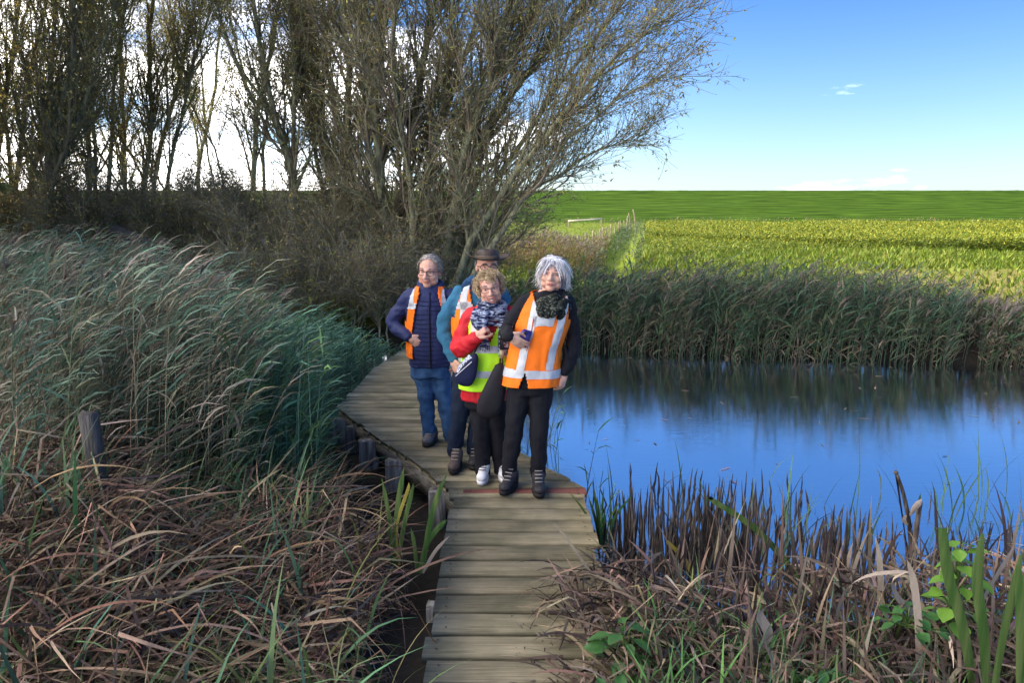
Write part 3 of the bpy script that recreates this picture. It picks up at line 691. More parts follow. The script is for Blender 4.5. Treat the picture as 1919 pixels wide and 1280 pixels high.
# sunlit dry docks and reeds beyond the belt
DR = [(.26, .135, .06), (.20, .105, .05), (.30, .195, .08), (.17, .125, .055), (.13, .14, .05)]
reeds(1900, (-6, 5.4), (24.5, 35), lambda x, y: 1.08+.2*np.sin(x*1.7)+.1*np.sin(y*2), lambda x, y: x < 3.4+(y-26)*.17-.5, DR, DR, 'dry_reeds', 'rust-brown dry stalks in sun behind the grey-haired woman', 6, plume=.8, windy=.3, dry=.3, wl=(.12, .3), ww=(.016, .03))
reeds(1900, (1, 20), (22, 102), lambda x, y: .55+R.uniform(0, .5, len(x)), lambda x, y: np.abs(x-(3.3+(y-26)*.178)) < 1.15, [(.05, .10, .04), (.07, .12, .05), (.06, .09, .06)], FR, 'reeds', 'dark green reeds filling the ditch beside the fence', 6, plume=.4, windy=.3, wl=(.25, .5), ww=(.02, .05))
reeds(1000, (-60, 110), (120, 131), lambda x, y: .55+R.uniform(0, .5, len(x)), lambda x, y: y > 120, [(.22, .16, .10), (.28, .2, .12), (.17, .15, .09)], STRAW, 'dry_reeds', 'brown strip of dry reeds along the foot of the dike', 3, plume=.2, windy=.3, wl=(.3, .6), ww=(.06, .12))

# dead sedge heaped on the left foreground
BR = [(0.164, 0.1044, 0.0677), (0.216, 0.144, 0.0936), (0.108, 0.0677, 0.049), (0.288, 0.2052, 0.144), (0.172, 0.1066, 0.0749), (0.068, 0.0446, 0.0346), (0.232, 0.1728, 0.108), (0.088, 0.0576, 0.0432)]
VD = ([-200, 0, 80, 150, 230, 330, 440, 520, 600, 680, 740, 830], [815, 800, 772, 830, 950, 945, 890, 872, 905, 985, 1070, 1190])
def dead(n, xr, yr, mask, cols, name, label, hf, L=(.42, .95), w=(.006, .016), flat=.25, heading=None, spread=.9, m=None, deck=False):
    x = R.uniform(*xr, n); yv = R.uniform(*yr, n); ok = mask(x, yv); x, yv = x[ok], yv[ok]; n = len(x)
    gz = np.maximum(ground_z(x, yv), -.4); H = np.maximum(hf(x, yv)-gz, .08)
    # blades start at any height inside the heap
    z0 = gz+H*R.random(n)**1.1*.72
    base = np.stack([x, yv, z0], 1)
    az = (R.uniform(-PI, PI, n) if heading is None else np.where(R.random(n) < .68, heading+R.normal(0, spread, n), R.uniform(-PI, PI, n)))
    t0 = R.uniform(.1, 1.35, n)
    g = G()
    kk = R.random(n) < .45
    for sel, kink in ((kk, True), (~kk, False)):
        q = sel.sum(); K = 9
        pts = arcs(base[sel], az[sel], t0[sel], np.where(kink, t0[sel]+R.uniform(-.1, .4, q), t0[sel]+R.uniform(.5, 1.7, q)), R.uniform(*L, q), K, 1.1, kink=R.uniform(.25, .75, q) if kink else None, kang=R.uniform(.7, 2.0, q)*1.0 if kink else None, wob=.07)
        top = pts[..., 2].max(1); b0 = base[sel][:, 2]; g0 = gz[sel]; cap = g0+H[sel]*R.uniform(.75, 1.12, q)
        dn = np.maximum(top-cap, 0); shift = np.minimum(dn, np.maximum(b0-g0, 0)); pts[..., 2] -= shift[:, None]
        b1 = pts[:, 0, 2]; sc_ = np.clip((cap-b1)/np.maximum(top-shift-b1, .02), .25, 1); pts[..., 2] = b1[:, None]+(pts[..., 2]-b1[:, None])*sc_[:, None]
        if not deck:
            px_, py_ = pts[..., 0], pts[..., 1]
            hit = ((px_ > np.interp(py_, [0, 4.7, 7.4], [-.40, -.47, -1.82])) & (px_ < .54)).any(1) & (R.random(q) < .97)
            pts = pts[~hit]
        keepm = ~hit if not deck else np.ones(q, bool)
        qn = keepm.sum()
        gzz = np.maximum(ground_z(pts[..., 0], pts[..., 1]), -.34)+.01
        pts[..., 2] = np.maximum(pts[..., 2], gzz+R.uniform(0, .05, (qn, 1)))
        tw = (R.normal(0, .5, qn)[:, None]+np.linspace(0, 1, K)[None]*R.normal(0, 1.0, qn)[:, None]); q = qn
        a_ = az[sel][keepm][:, None]+PI/2
        sd_ = np.stack([np.cos(a_)*np.cos(tw), np.sin(a_)*np.cos(tw), np.sin(tw)], -1)
        s = np.linspace(0, 1, K)
        ribbons(g, pts, R.uniform(*w, q), sd_, pick(cols, q, jit=.25), prof=np.clip((1-s)*3.5, .08, 1))
    o = g.build(name, m or deadm, col=True)
    return tag(o, label, 'dead sedge', None, 'stuff')
def hd(x, y):
    u = 959.5+F_PX*x/y
    return np.minimum(top_z(x, y, *VD), np.interp(u, [0, 150, 230, 700, 800], [.85, .85, .50, .30, .1])*np.interp(y, [1.7, 2.6, 3.4, 4.4], [.30, .55, .8, 1]))
dead(11500, (-4.6, -.45), (1.75, 4.9), lambda x, y: ok_left(x, y, .22) & ((959.5+F_PX*x/y) > -250) & (959.5+F_PX*x/y < np.interp(y, [2, 2.9, 3.6, 4.6], [795, 760, 695, 585])) & (hd(x, y) > -.5) & ((x < -1.1) | (y < 4.2)), BR, 'dead_sedge', 'brown heaps of dead bent sedge filling the left foreground', hd, heading=.35)
dead(2600, (-5.4, -2.3), (4.4, 6.3), lambda x, y: (959.5+F_PX*x/y > -200) & (959.5+F_PX*x/y < 185), BR, 'dead_sedge', 'brown dead sedge mound around the leaning stake', lambda x, y: np.minimum(hd(x, y), .85), heading=.35)
# green blades among the dead ones
def blades(n, xr, yr, mask, cols, name, label, L=(.35, .8), w=(.010, .022), t0=(.05, .5), t1=(.5, 1.9), K=8, z=None, cat='grass', heading=None):
    x = R.uniform(*xr, n); yv = R.uniform(*yr, n); ok = mask(x, yv); x, yv = x[ok], yv[ok]; n = len(x)
    gz = np.maximum(ground_z(x, yv), -.4)
    if z is not None: gz = z(x, yv)
    az = R.uniform(-PI, PI, n) if heading is None else heading+R.normal(0, .9, n)
    pts = arcs(np.stack([x, yv, gz], 1), az, R.uniform(*t0, n), R.uniform(*t1, n), R.uniform(*L, n), K, 1.5, wob=.05)
    g = G(); ribbons(g, pts, R.uniform(*w, n), sides(az, R.normal(0, .35, n)), pick(cols, n, jit=.22))
    return tag(g.build(name, plantm, col=True), label, cat, None, 'stuff')
DG = [(.075, .155, .075), (.09, .17, .065), (.065, .15, .10), (.13, .19, .075), (.05, .10, .05)]
blades(3000, (-3.6, -.62), (4.1, 6.9), lambda x, y: ok_left(x, y, .12) & (959.5+F_PX*x/y < 545), DG, 'sedge', 'dark green sedge blades between the dead heaps and the deck', L=(.5, 1.05), w=(.012, .026), heading=.2, cat='sedge')
blades(420, (-3.5, -.5), (2.0, 4.2), lambda x, y: ok_left(x, y, .1) & (959.5+F_PX*x/y < 690), DG+[(.15, .18, .05)], 'sedge', 'scattered green blades poking out of the dead sedge', L=(.4, .8), cat='sedge', z=lambda x, y: np.clip(hd(x, y)-.45, -.05, .5))
YG = [(.14, .18, .055), (.20, .20, .08), (.10, .155, .045), (.25, .21, .11), (.08, .14, .04)]
blades(900, (-2.2, -.42), (1.55, 2.7), lambda x, y: ok_left(x, y, .04), YG, 'grass', 'yellow-green grass along the bottom edge, left of the deck', L=(.25, .6), w=(.006, .014), t1=(.9, 2.2), z=lambda x, y: np.full(len(x), -.02))
# right bank: dead cattail leaves, grass
VR = ([1000, 1060, 1130, 1200, 1300, 1400, 1500, 1700, 1900, 2100], [1050, 1060, 1085, 1130, 1130, 1105, 1090, 1075, 1065, 1060])
hr = lambda x, y: np.minimum(top_z(x, y, *VR), .15+.07*np.clip(x-1.2, 0, 1))
DRB = [(0.1615, 0.1131, 0.0836), (0.1062, 0.0725, 0.057), (0.2805, 0.2067, 0.152), (0.0723, 0.0499, 0.041), (0.136, 0.0936, 0.076), (0.0425, 0.0312, 0.0266), (0.204, 0.156, 0.1102)]
dead(2700, (.50, 4.2), (1.8, 3.75), lambda x, y: (959.5+F_PX*x/y < 2150) & (x > .56+.05*(y > 3)), DRB, 'dead_cattail_leaves', 'pale brown tangle of dead cattail leaves on the right bank', hr, L=(.22, .62), w=(.007, .020), heading=2.6, spread=1.2)
dead(2000, (.02, .98), (2.2, 4.25), lambda x, y: (((x-.66)/.40)**2+((y-3.50)/.56)**2 < 1) | (((x-.72)/.42)**2+((y-2.75)/.55)**2 < 1), DRB, 'dead_leaf_heap', 'heap of dry brown leaves spilling over the right edge of the deck', lambda x, y: .17*np.clip(1.2-((x-.62)/.5)**2-((y-3.5)/.62)**2, 0, 1)+.10*np.clip(1.2-((x-.75)/.45)**2-((y-2.75)/.55)**2, 0, 1)+.03, L=(.18, .48), w=(.006, .016), heading=3.3, spread=1.1, deck=True)
blades(1500, (.55, 3.6), (1.9, 3.5), lambda x, y: (959.5+F_PX*x/y < 2050), YG+DG, 'grass', 'thin green and straw grass along the bottom of the right bank', L=(.15, .42), w=(.005, .012), t1=(.6, 2.0), z=lambda x, y: np.full(len(x), -.05))
blades(150, (.7, 5.4), (4.35, 6.0), lambda x, y: (959.5+F_PX*x/y < 2000) & (R.random(len(x)) < .6+.4*np.sin(x*4)), DG, 'sedge', 'green blades growing among the broken cattail stems', L=(.3, .68), w=(.010, .018), t0=(.0, .3), t1=(.2, 1.3), cat='sedge', z=lambda x, y: np.full(len(x), -.38))
blades(650, (.9, 3.9), (2.4, 4.1), lambda x, y: (959.5+F_PX*x/y < 2050) & (959.5+F_PX*x/y > 1180), DRB, 'dead_stalks', 'upright brown dead leaves and stalks in the litter of the right bank', L=(.2, .62), w=(.010, .022), t0=(0, .35), t1=(.0, 1.2), cat='dead stalks', z=lambda x, y: np.full(len(x), -.12))
blades(260, (.50, 1.25), (2.0, 3.2), lambda x, y: x > .5, [(.08, .19, .045), (.11, .23, .06), (.07, .16, .05)], 'grass', 'fresh green grass round the broad-leaved plants by the deck', L=(.18, .4), w=(.006, .014), t1=(.6, 1.9), z=lambda x, y: np.full(len(x), -.05))
# trodden litter on the deck
dead(420, (-.2, .55), (2.6, 4.0), lambda x, y: (x > .05) | (R.random(len(x)) < .12), [(.11, .085, .07), (.16, .13, .10), (.075, .06, .05)], 'leaf_litter', 'crumbs of dead leaf trodden onto the near planks', lambda x, y: np.full(len(x), -.03), L=(.03, .14), w=(.004, .012), deck=True)
# ------------------------------------------------------------------ far fields
def crop(n, name, label, px, py, h, cols, fl, lw, seed, nleaf=6):
    x, yv = px, py; n = len(x)
    gz = ground_z(x, yv)
    H = h*R.uniform(.7, 1.1, n)
    g = G()
    N = n*nleaf
    f = R.uniform(.12, 1.0, (n, nleaf)); pos = np.stack([x, yv, gz], 1)[:, None, :]+np.stack([R.normal(0, .09, (n, nleaf)), R.normal(0, .09, (n, nleaf)), f*H[:, None]], -1); pos = pos.reshape(-1, 3)
    d = norm(np.stack([R.normal(0, 1, N), R.normal(0, 1, N), R.uniform(-.2, .9, N)], 1)); sd_ = norm(np.cross(d, [0, 0, 1.]))
    sz = R.uniform(.6, 1.2, N)[:, None]*np.repeat(lw, nleaf)[:, None]
    V = np.stack([pos-sd_*sz*.40, pos+d*sz*1.35, pos+sd_*sz*.40], 1)
    g.add(V, np.arange(N*3).reshape(N, 3), np.repeat(pick(cols, N), 3, 0))
    M_ = n*3
    pos = np.stack([np.repeat(x, 3)+R.normal(0, .10, M_), np.repeat(yv, 3)+R.normal(0, .1, M_), np.repeat(gz+H, 3)*1.0+R.uniform(-.12, .1, M_)], 1)
    d = norm(R.normal(0, 1, (M_, 3))); sd_ = norm(np.cross(d, R.normal(0, 1, (M_, 3)))); sz = np.repeat(lw, 3)[:, None]*.30*R.uniform(.6, 1.3, (M_, 1))
    V = np.stack([pos-d*sz, pos-sd_*sz, pos+d*sz*1.2+sd_*sz], 1)
    g.add(V, np.arange(M_*3).reshape(M_, 3), np.repeat(pick(fl, M_, jit=.1), 3, 0))
    return tag(g.build(name, plantm, smooth=False, col=True), label, 'crop', None, 'stuff')
MU = [(0.1188, 0.1716, 0.0158), (0.1496, 0.198, 0.0176), (0.0748, 0.1232, 0.0141), (0.1672, 0.198, 0.022)]
FL = [(0.3344, 0.3168, 0.0264), (0.2552, 0.264, 0.022), (0.1672, 0.2112, 0.0176), (0.1408, 0.1936, 0.0176)]
n = 42000
yv = np.exp(R.uniform(math.log(36), math.log(111), n)); x = (R.uniform(.12, .80, n))*yv
front = np.interp(x, [8, 14, 19, 26, 40], [60, 50, 43, 37, 35])
ok = (x > 4.6+(yv-26)*.178) & (yv > front)
row = np.sin(yv*.55+.6*np.sin(x*.12))
ok &= R.random(n) < .55+.45*(row > -.5)
x, yv = x[ok], yv[ok]
crop(len(x), 'mustard_crop', 'flowering yellow mustard crop in sun in front of the dike', x, yv, .62+.22*np.clip((yv-40)/30, 0, 1)*0+.12*np.sin(x*.3), MU, FL, .085+.0016*yv, 5)
# lower flowering edge running left to the ditch
n = 5200; yv = R.uniform(30, 62, n); x = R.uniform(5, 22, n)
ok = (x > 4.9+(yv-26)*.178) & (yv > np.interp(x, [5, 10, 16, 22], [33, 36, 42, 40]))
x, yv = x[ok], yv[ok]
crop(len(x), 'mustard_crop', 'low flowering edge of the mustard beside the ditch', x, yv, .30, MU, FL, .07+.0012*yv, 6)
# pasture grass tufts
def tufts(n, xr, yr, mask, cols, name, label, hh=(.07, .2)):
    yv = np.exp(R.uniform(math.log(yr[0]), math.log(yr[1]), n)); x = R.uniform(*xr, n)*yv; ok = mask(x, yv); x, yv = x[ok], yv[ok]; n = len(x)
    gz = ground_z(x, yv)
    az = R.uniform(-PI, PI, n); h = R.uniform(*hh, n)*(1+.012*yv); w = h*.22
    b_ = np.stack([x, yv, gz], 1); sd_ = np.stack([np.cos(az), np.sin(az), 0*az], 1)*w[:, None]; tp = b_+np.stack([R.normal(0, .5, n)*h, R.normal(0, .5, n)*h, h], 1)
    V = np.stack([b_-sd_, b_+sd_, tp], 1)
    g = G(); g.add(V, np.arange(n*3).reshape(n, 3), np.repeat(pick(cols, n), 3, 0))
    return tag(g.build(name, plantm, smooth=False, col=True), label, 'grass', None, 'stuff')
PG = [(0.1144, 0.1716, 0.0123), (0.1452, 0.1936, 0.0141), (0.088, 0.1452, 0.0106), (0.1628, 0.176, 0.0264)]
tufts(60000, (-.25, .80), (14.2, 60), lambda x, y: (y > bank_y(x)+1.6) & (np.abs(x-(3.3+(y-26)*.178)) > .9) & (R.random(len(x)) < np.where((x > 11) & (y < 27), .25, 1)), PG, 'grass', 'sunlit pasture grass beyond the reed belt')
tufts(14000, (-.35, .3), (40, 131), lambda x, y: x < 3+(y-26)*.178, PG, 'grass', 'bright green meadow left of the fence', (.05, .1))
# low brown herbs at the right end of the far bank
reeds(1500, (7.2, 12), (9.6, 13.5), lambda x, y: .55+R.normal(0, .15, len(x)), lambda x, y: (y > bank_y(x)-.1) & (y < bank_y(x)+2.2) & (959.5+F_PX*x/y > 1770), [(.12, .10, .06), (.15, .12, .075), (.06, .10, .04), (.08, .12, .05)], [(.12, .09, .06)], 'herbs', 'low brown and green herbs at the right end of the far bank', 9, plume=.5, wl=(.1, .25), ww=(.02, .04), windy=.2)

# bits of leaf drifting on the pond
n = 110; x = R.uniform(.6, 8, n); yv = R.uniform(4.6, 12, n); az = R.uniform(-PI, PI, n)
pts = arcs(np.stack([x, yv, np.full(n, WATER_Z+.004)], 1), az, np.full(n, 1.5), np.full(n, 1.62), R.uniform(.03, .16, n), 4)
g = G(); ribbons(g, pts, R.uniform(.008, .02, n), sides(az, np.zeros(n)), pick(STRAW+[(.05, .045, .04)], n, jit=.3))
tag(g.build('floating_leaves', deadm, col=True), 'scraps of dead reed leaf floating on the pond', 'floating leaves', None, 'stuff')
# ------------------------------------------------------------------ people
skin = mat('skin', (.62, .375, .285), .52, .10, 12, spec=.35, bump=.12, bscale=60, color2=(.64, .33, .25))
def cloth(name, c, var=.16, rough=.85, scale=7, bump=.35, bscale=18, c2=None, spec=.2): return mat(name, c, rough, var, scale, bump=bump, bscale=bscale, color2=c2, spec=spec)
hiviz = cloth('hi_vis_orange', (1.0, .20, .015), .06, .6, 5, .30, 14)
lime = cloth('hi_vis_lime', (.50, .90, .03), .06, .6, 5, .30, 14)
tape = mat('reflective_tape', (.50, .52, .56), .38, .08, 40, spec=.5, bump=.12, bscale=30)
navy = cloth('navy_quilted', (.026, .034, .105), .12, .6, bump=.3)
denim = cloth('blue_denim', (.027, .068, .165), .25, .9, 9, c2=(.042, .10, .21))
teal = cloth('teal_fleece', (.035, .135, .235), .12, .95, bump=.4)
darknavy = cloth('dark_navy_trousers', (.012, .020, .042))
black = cloth('black_cloth', (.012, .012, .017))
red = cloth('red_jacket', (.50, .018, .028), .10, .6)
boot_d = mat('dark_boot', (.030, .027, .030), .6, .3, 20, bump=.4, spec=.3)
boot_b = mat('brown_boot', (.085, .062, .055), .75, .35, 20, bump=.4, spec=.2)
boot_g = mat('grey_shoe', (.105, .098, .105), .8, .3, 22, bump=.4, spec=.2)
white_s = mat('white_shoe', (.72, .70, .70), .6, .10, 20, spec=.3)
sole_m = mat('dark_sole', (.020, .018, .018), .8, .2, 20)
lace_m = mat('boot_lace', (.30, .27, .25), .8, .2, 20)
hatm = mat('brown_leather_hat', (.042, .029, .024), .55, .3, 10, spec=.35, bump=.3, bscale=30)
cord_m = mat('hat_cord', (.17, .125, .09), .8, .2, 20)
eye_w = mat('eye_white', (.66, .64, .62), .25, .02, 3, spec=.5)
eye_d = mat('eye_iris', (.045, .050, .055), .2, .05, 3, spec=.6)
lip_m = mat('lips', (.42, .155, .14), .45, .08, 20, spec=.4)
teeth_m = mat('teeth', (.80, .77, .70), .3, .03, 20, spec=.5)
glass_f = mat('dark_spectacle_frame', (.03, .022, .024), .35, .05, 3, spec=.5)
glass_l = mat('pale_spectacle_frame', (.20, .16, .17), .3, .05, 3, spec=.6)
hair_g = mat('grey_brown_hair', rough=.55, var=.15, scale=30, attr=True, spec=.35)
purple = mat('purple_phone_case', (.045, .028, .20), .35, .08, 5, spec=.5)

def cloth_scarf(name, a, b, scale, stretch, thr=(.45, .55)):
    m = bpy.data.materials.new(name); m.use_nodes = True; k = Nodes(m); p = k.n['Principled BSDF']; p.inputs['Roughness'].default_value = .9; p.inputs['Specular IOR Level'].default_value = .15
    t = k.new('ShaderNodeTexCoord'); mp = k.new('ShaderNodeMapping'); mp.inputs['Scale'].default_value = stretch; k.link(t.outputs['Object'], mp.inputs['Vector'])
    n = k.new('ShaderNodeTexNoise'); n.inputs['Scale'].default_value = scale; n.inputs['Detail'].default_value = 2; n.inputs['Distortion'].default_value = .7; k.link(mp.outputs[0], n.inputs['Vector'])
    r = k.new('ShaderNodeMapRange'); r.inputs['From Min'].default_value = thr[0]; r.inputs['From Max'].default_value = thr[1]; k.link(n.outputs['Fac'], r.inputs['Value'])
    x = k.new('ShaderNodeMix', data_type='RGBA'); x.inputs['A'].default_value = (*a, 1); x.inputs['B'].default_value = (*b, 1); k.link(r.outputs[0], x.inputs['Factor']); k.link(x.outputs['Result'], p.inputs['Base Color'])
    n2 = k.new('ShaderNodeTexNoise'); n2.inputs['Scale'].default_value = 60; bp = k.new('ShaderNodeBump'); bp.inputs['Strength'].default_value = .4; bp.inputs['Distance'].default_value = .01; k.link(n2.outputs['Fac'], bp.inputs['Height']); k.link(t.outputs['Object'], n2.inputs['Vector']); k.link(bp.outputs[0], p.inputs['Normal'])
    return m
scarf_b = cloth_scarf('striped_blue_scarf', (.020, .026, .070), (.34, .38, .50), 26, (.7, .7, 2.4), (.47, .55))
scarf_k = cloth_scarf('speckled_dark_scarf', (.012, .014, .013), (.13, .14, .11), 55, (1, 1, 1.5), (.52, .66))
bag_logo = cloth_scarf('white_logo_print', (.03, .04, .13), (.80, .80, .86), 60, (1, 1, 1), (.40, .46))

def sph(c, r, rot=None, n=14, m=10):
    th = np.linspace(0, PI, m+1); ph = np.arange(n)/n*2*PI
    v = [[0, 0, 1]]+[[math.sin(t)*math.cos(p), math.sin(t)*math.sin(p), math.cos(t)] for t in th[1:-1] for p in ph]+[[0, 0, -1]]
    v = np.array(v)*np.array(r)
    if rot is not None: v = v@np.array(rot).T
    v = v+np.array(c)
    f4 = [[1+i*n+j, 1+i*n+n+j, 1+i*n+n+(j+1) % n, 1+i*n+(j+1) % n] for i in range(m-2) for j in range(n)]
    f3 = [[0, 1+j, 1+(j+1) % n] for j in range(n)]+[[len(v)-1, len(v)-1-n+(j+1) % n, len(v)-1-n+j] for j in range(n)]
    return v, f4, f3
class Blob:
    """solids that are melted into ONE continuous surface (voxel remesh) - bodies and clothes"""
    def __init__(s): s.g = G()
    def ell(s, c, r, rot=None):
        v, f4, f3 = sph(c, r, rot); n0 = s.g.n
        s.g.add(v, f4); s.g.f[3].append(np.array(f3, np.int32)+n0); s.g.m[3].append(np.zeros(len(f3), np.int32)); return s
    def limb(s, pts, rad):
        """smooth tapered limb through the joints"""
        pts = [Vector(p) for p in pts]
        K = 5*(len(pts)-1)+1
        c = smooth_poly(pts, K); r = np.interp(np.linspace(0, 1, K), np.linspace(0, 1, len(rad)), rad)
        tubes(s.g, c[None], r[None], 12, cap=True)
        for q, rr in ((c[0], r[0]), (c[-1], r[-1])): s.ell(q, (rr*.98,)*3)
        for i in range(1, len(pts)-1): s.ell(pts[i], (np.interp(i/(len(pts)-1), np.linspace(0, 1, len(rad)), rad)*.98,)*3)
        return s
    def loft(s, rings, n=24):
        """rings: (centre, rx, ryf, ryb, yaw)"""
        V = []
        for c, rx, rf, rb, yaw in rings:
            for j in range(n):
                a = j/n*2*PI; x = rx*math.copysign(abs(math.cos(a))**.85, math.cos(a)); y = math.sin(a)*(rb if math.sin(a) > 0 else rf)
                V.append((c[0]+x*math.cos(yaw)-y*math.sin(yaw), c[1]+x*math.sin(yaw)+y*math.cos(yaw), c[2]))
        V.append(tuple(rings[0][0])); V.append(tuple(rings[-1][0])); m = len(rings)
        n0 = s.g.n
        s.g.add(V, [[i*n+j, i*n+(j+1) % n, (i+1)*n+(j+1) % n, (i+1)*n+j] for i in range(m-1) for j in range(n)])
        f3 = [[len(V)-2, (j+1) % n, j] for j in range(n)]+[[len(V)-1, (m-1)*n+j, (m-1)*n+(j+1) % n] for j in range(n)]
        s.g.f[3].append(np.array(f3, np.int32)+n0); s.g.m[3].append(np.zeros(len(f3), np.int32)); return s
    def build(s, name, m, parent, vox=.008, smooth=6, wrinkle=0., wscale=9, dec=.45):
        me = s.g.mesh('tmp', m); o = bpy.data.objects.new('tmp', me); COL.objects.link(o)
        md = o.modifiers.new('r', 'REMESH'); md.mode = 'VOXEL'; md.voxel_size = vox; md.use_smooth_shade = True
        sm = o.modifiers.new('s', 'SMOOTH'); sm.factor = .5; sm.iterations = smooth
        if dec < 1:
            dc = o.modifiers.new('d', 'DECIMATE'); dc.ratio = dec
        dg = bpy.context.evaluated_depsgraph_get()
        ev = o.evaluated_get(dg); nm = bpy.data.meshes.new_from_object(ev)
        bpy.data.objects.remove(o); bpy.data.meshes.remove(me)
        nm.name = name
        if not nm.materials: nm.materials.append(m)
        if wrinkle:
            n = len(nm.vertices); co = np.empty(n*3, np.float32); no = np.empty(n*3, np.float32)
            nm.vertices.foreach_get('co', co); nm.vertices.foreach_get('normal', no); co = co.reshape(-1, 3); no = no.reshape(-1, 3)
            d = np.array([noise.noise(Vector((c[0]*wscale*.8+c[2]*3, c[1]*wscale, c[2]*wscale*1.6)))*.55+.75*(.35-abs(noise.noise(Vector((c[0]*wscale*1.3+c[2]*5, c[1]*wscale*1.2, c[2]*wscale*1.9-c[0]*4)))))+noise.noise(Vector((c[0]*wscale*2.6, c[1]*wscale*2, c[2]*wscale*3.6)))*.22 for c in co])
            co = co+no*(d*wrinkle)[:, None]; nm.vertices.foreach_set('co', co.ravel().astype(np.float32)); nm.update()
        nm.polygons.foreach_set('use_smooth', np.ones(len(nm.polygons), bool))
        o = bpy.data.objects.new(name, nm); COL.objects.link(o)
        if parent is not None: attach(o, parent)
        return o
def rotm(yaw, pitch=0, roll=0):
    """columns: right, back, up of a head that faces -Y at yaw 0; yaw>0 turns to the picture's right"""
    return np.array(Matrix.Rotation(yaw, 3, 'Z')@Matrix.Rotation(roll, 3, 'Y')@Matrix.Rotation(pitch, 3, 'X'))
class Head:
    def __init__(s, c, h, yaw=0, pitch=0, roll=0, wide=1.): s.c = np.array(c); s.h = h; s.R = rotm(yaw, pitch, roll); s.w = wide
    def p(s, x, y, z): return Vector(s.c+s.R@(np.array((x*s.w, y, z))*s.h))
    def r(s, *q): return np.array(q)*s.h*np.array([s.w, 1, 1])
def add_head(b, H, neck, jowl=1., nose=1.):
    b.ell(H.p(0, .06, .14), H.r(.335, .40, .365), H.R)
    b.ell(H.p(0, -.07, -.14), H.r(.275*jowl, .29, .34), H.R)
    b.ell(H.p(0, -.23, -.39), H.r(.13, .11, .10), H.R)
    for sx_ in (-1, 1):
        b.ell(H.p(.165*sx_, -.235, -.12), H.r(.125*jowl, .10, .115), H.R)
        b.ell(H.p(.20*sx_, -.10, -.27), H.r(.10*jowl, .16, .13), H.R)
        b.ell(H.p(.335*sx_, .05, -.02), H.r(.035, .085, .125), H.R)
        b.ell(H.p(.055*sx_*nose, -.385, -.135), H.r(.045*nose, .05, .04), H.R)
    b.limb([H.p(-.2, -.30, .085), H.p(0, -.345, .085), H.p(.2, -.30, .085)], [.035*H.h, .045*H.h, .035*H.h])
    b.limb([H.p(0, -.35, .05), H.p(0, -.40, -.05), H.p(0, -.45, -.13)], [.036*H.h, .045*H.h, .062*H.h*nose])
    b.ell(H.p(0, -.335, -.255), H.r(.13, .05, .055), H.R)
    b.limb([H.p(0, .06, -.25), neck], [.235*H.h, .24*H.h])
def face(H, parent, smile=.05, open_=0., browc=None, lipw=.13):
    for sx_ in (-1, 1):
        g = G(); v, f4, f3 = sph(H.p(.135*sx_, -.315, .02), H.r(.046, .026, .017), H.R, 10, 6); g.add(v, f4); n0 = 0; g.f[3].append(np.array(f3, np.int32)); g.m[3].append(np.zeros(len(f3), np.int32))
        e = g.build('eye', eye_w, parent)
        g = G(); v, f4, f3 = sph(H.p(.135*sx_, -.333, .02), H.r(.022, .014, .019), H.R, 8, 6); g.add(v, f4); g.f[3].append(np.array(f3, np.int32)); g.m[3].append(np.zeros(len(f3), np.int32))
        g.build('iris', eye_d, e)
        g = G(); tubes(g, [smooth_poly([H.p((.065)*sx_, -.352, .115), H.p(.14*sx_, -.355, .145), H.p(.235*sx_, -.30, .115)], 7)], [np.array([.012, .017, .018, .017, .014, .010, .006])*H.h], 5)
        g.build('eyebrow', browc or glass_l, parent)
    w = lipw
    for dz, r_ in ((.0, .018), (-.030-open_, .020)):
        g = G(); tubes(g, [smooth_poly([H.p(-w, -.325, -.255+smile), H.p(-w*.5, -.375, -.255+dz+smile*.25), H.p(0, -.392, -.255+dz), H.p(w*.5, -.375, -.255+dz+smile*.25), H.p(w, -.325, -.255+smile)], 11)], [np.array([.3, .6, .85, 1, 1, .9, 1, 1, .85, .6, .3])*r_*H.h], 6)
        g.build('lip', lip_m, parent)
    if open_:
        g = G(); V = []
        for q in np.linspace(-1, 1, 9):
            for dz in (0.0, -.018-open_*.75): V.append(H.p(q*w*.85, -.362+.035*q*q, -.255+dz*(1-q*q)+smile*q*q*.9))
        g.add([tuple(v) for v in V], [[i*2, i*2+1, i*2+3, i*2+2] for i in range(8)]); g.build('teeth', teeth_m, parent)
def spectacles(H, parent, m, r=.105, y=-.385, z=.015, thick=.011, on=True):
    o_ = None; g = G()
    for sx_ in (-1, 1):
        a = np.linspace(0, 2*PI, 17)
        tubes(g, [np.array([H.p(.145*sx_+math.cos(q)*r*1.15, y+.035*abs(math.cos(q)*(1 if math.cos(q)*sx_ > 0 else 0)), z+math.sin(q)*r*.82) for q in a])], [np.full(17, thick*H.h)], 5)
        tubes(g, [np.array([H.p((.145+r*1.1)*sx_, y+.03, z+.03), H.p(.335*sx_, -.15, z+.03), H.p(.352*sx_, .04, z+.04)])], [np.full(3, thick*.8*H.h)], 5)
    tubes(g, [np.array([H.p(-.035, y-.01, z+.02), H.p(0, y-.02, z+.035), H.p(.035, y-.01, z+.02)])], [np.full(3, thick*H.h)], 5)
    return g.build('spectacles', m, parent)
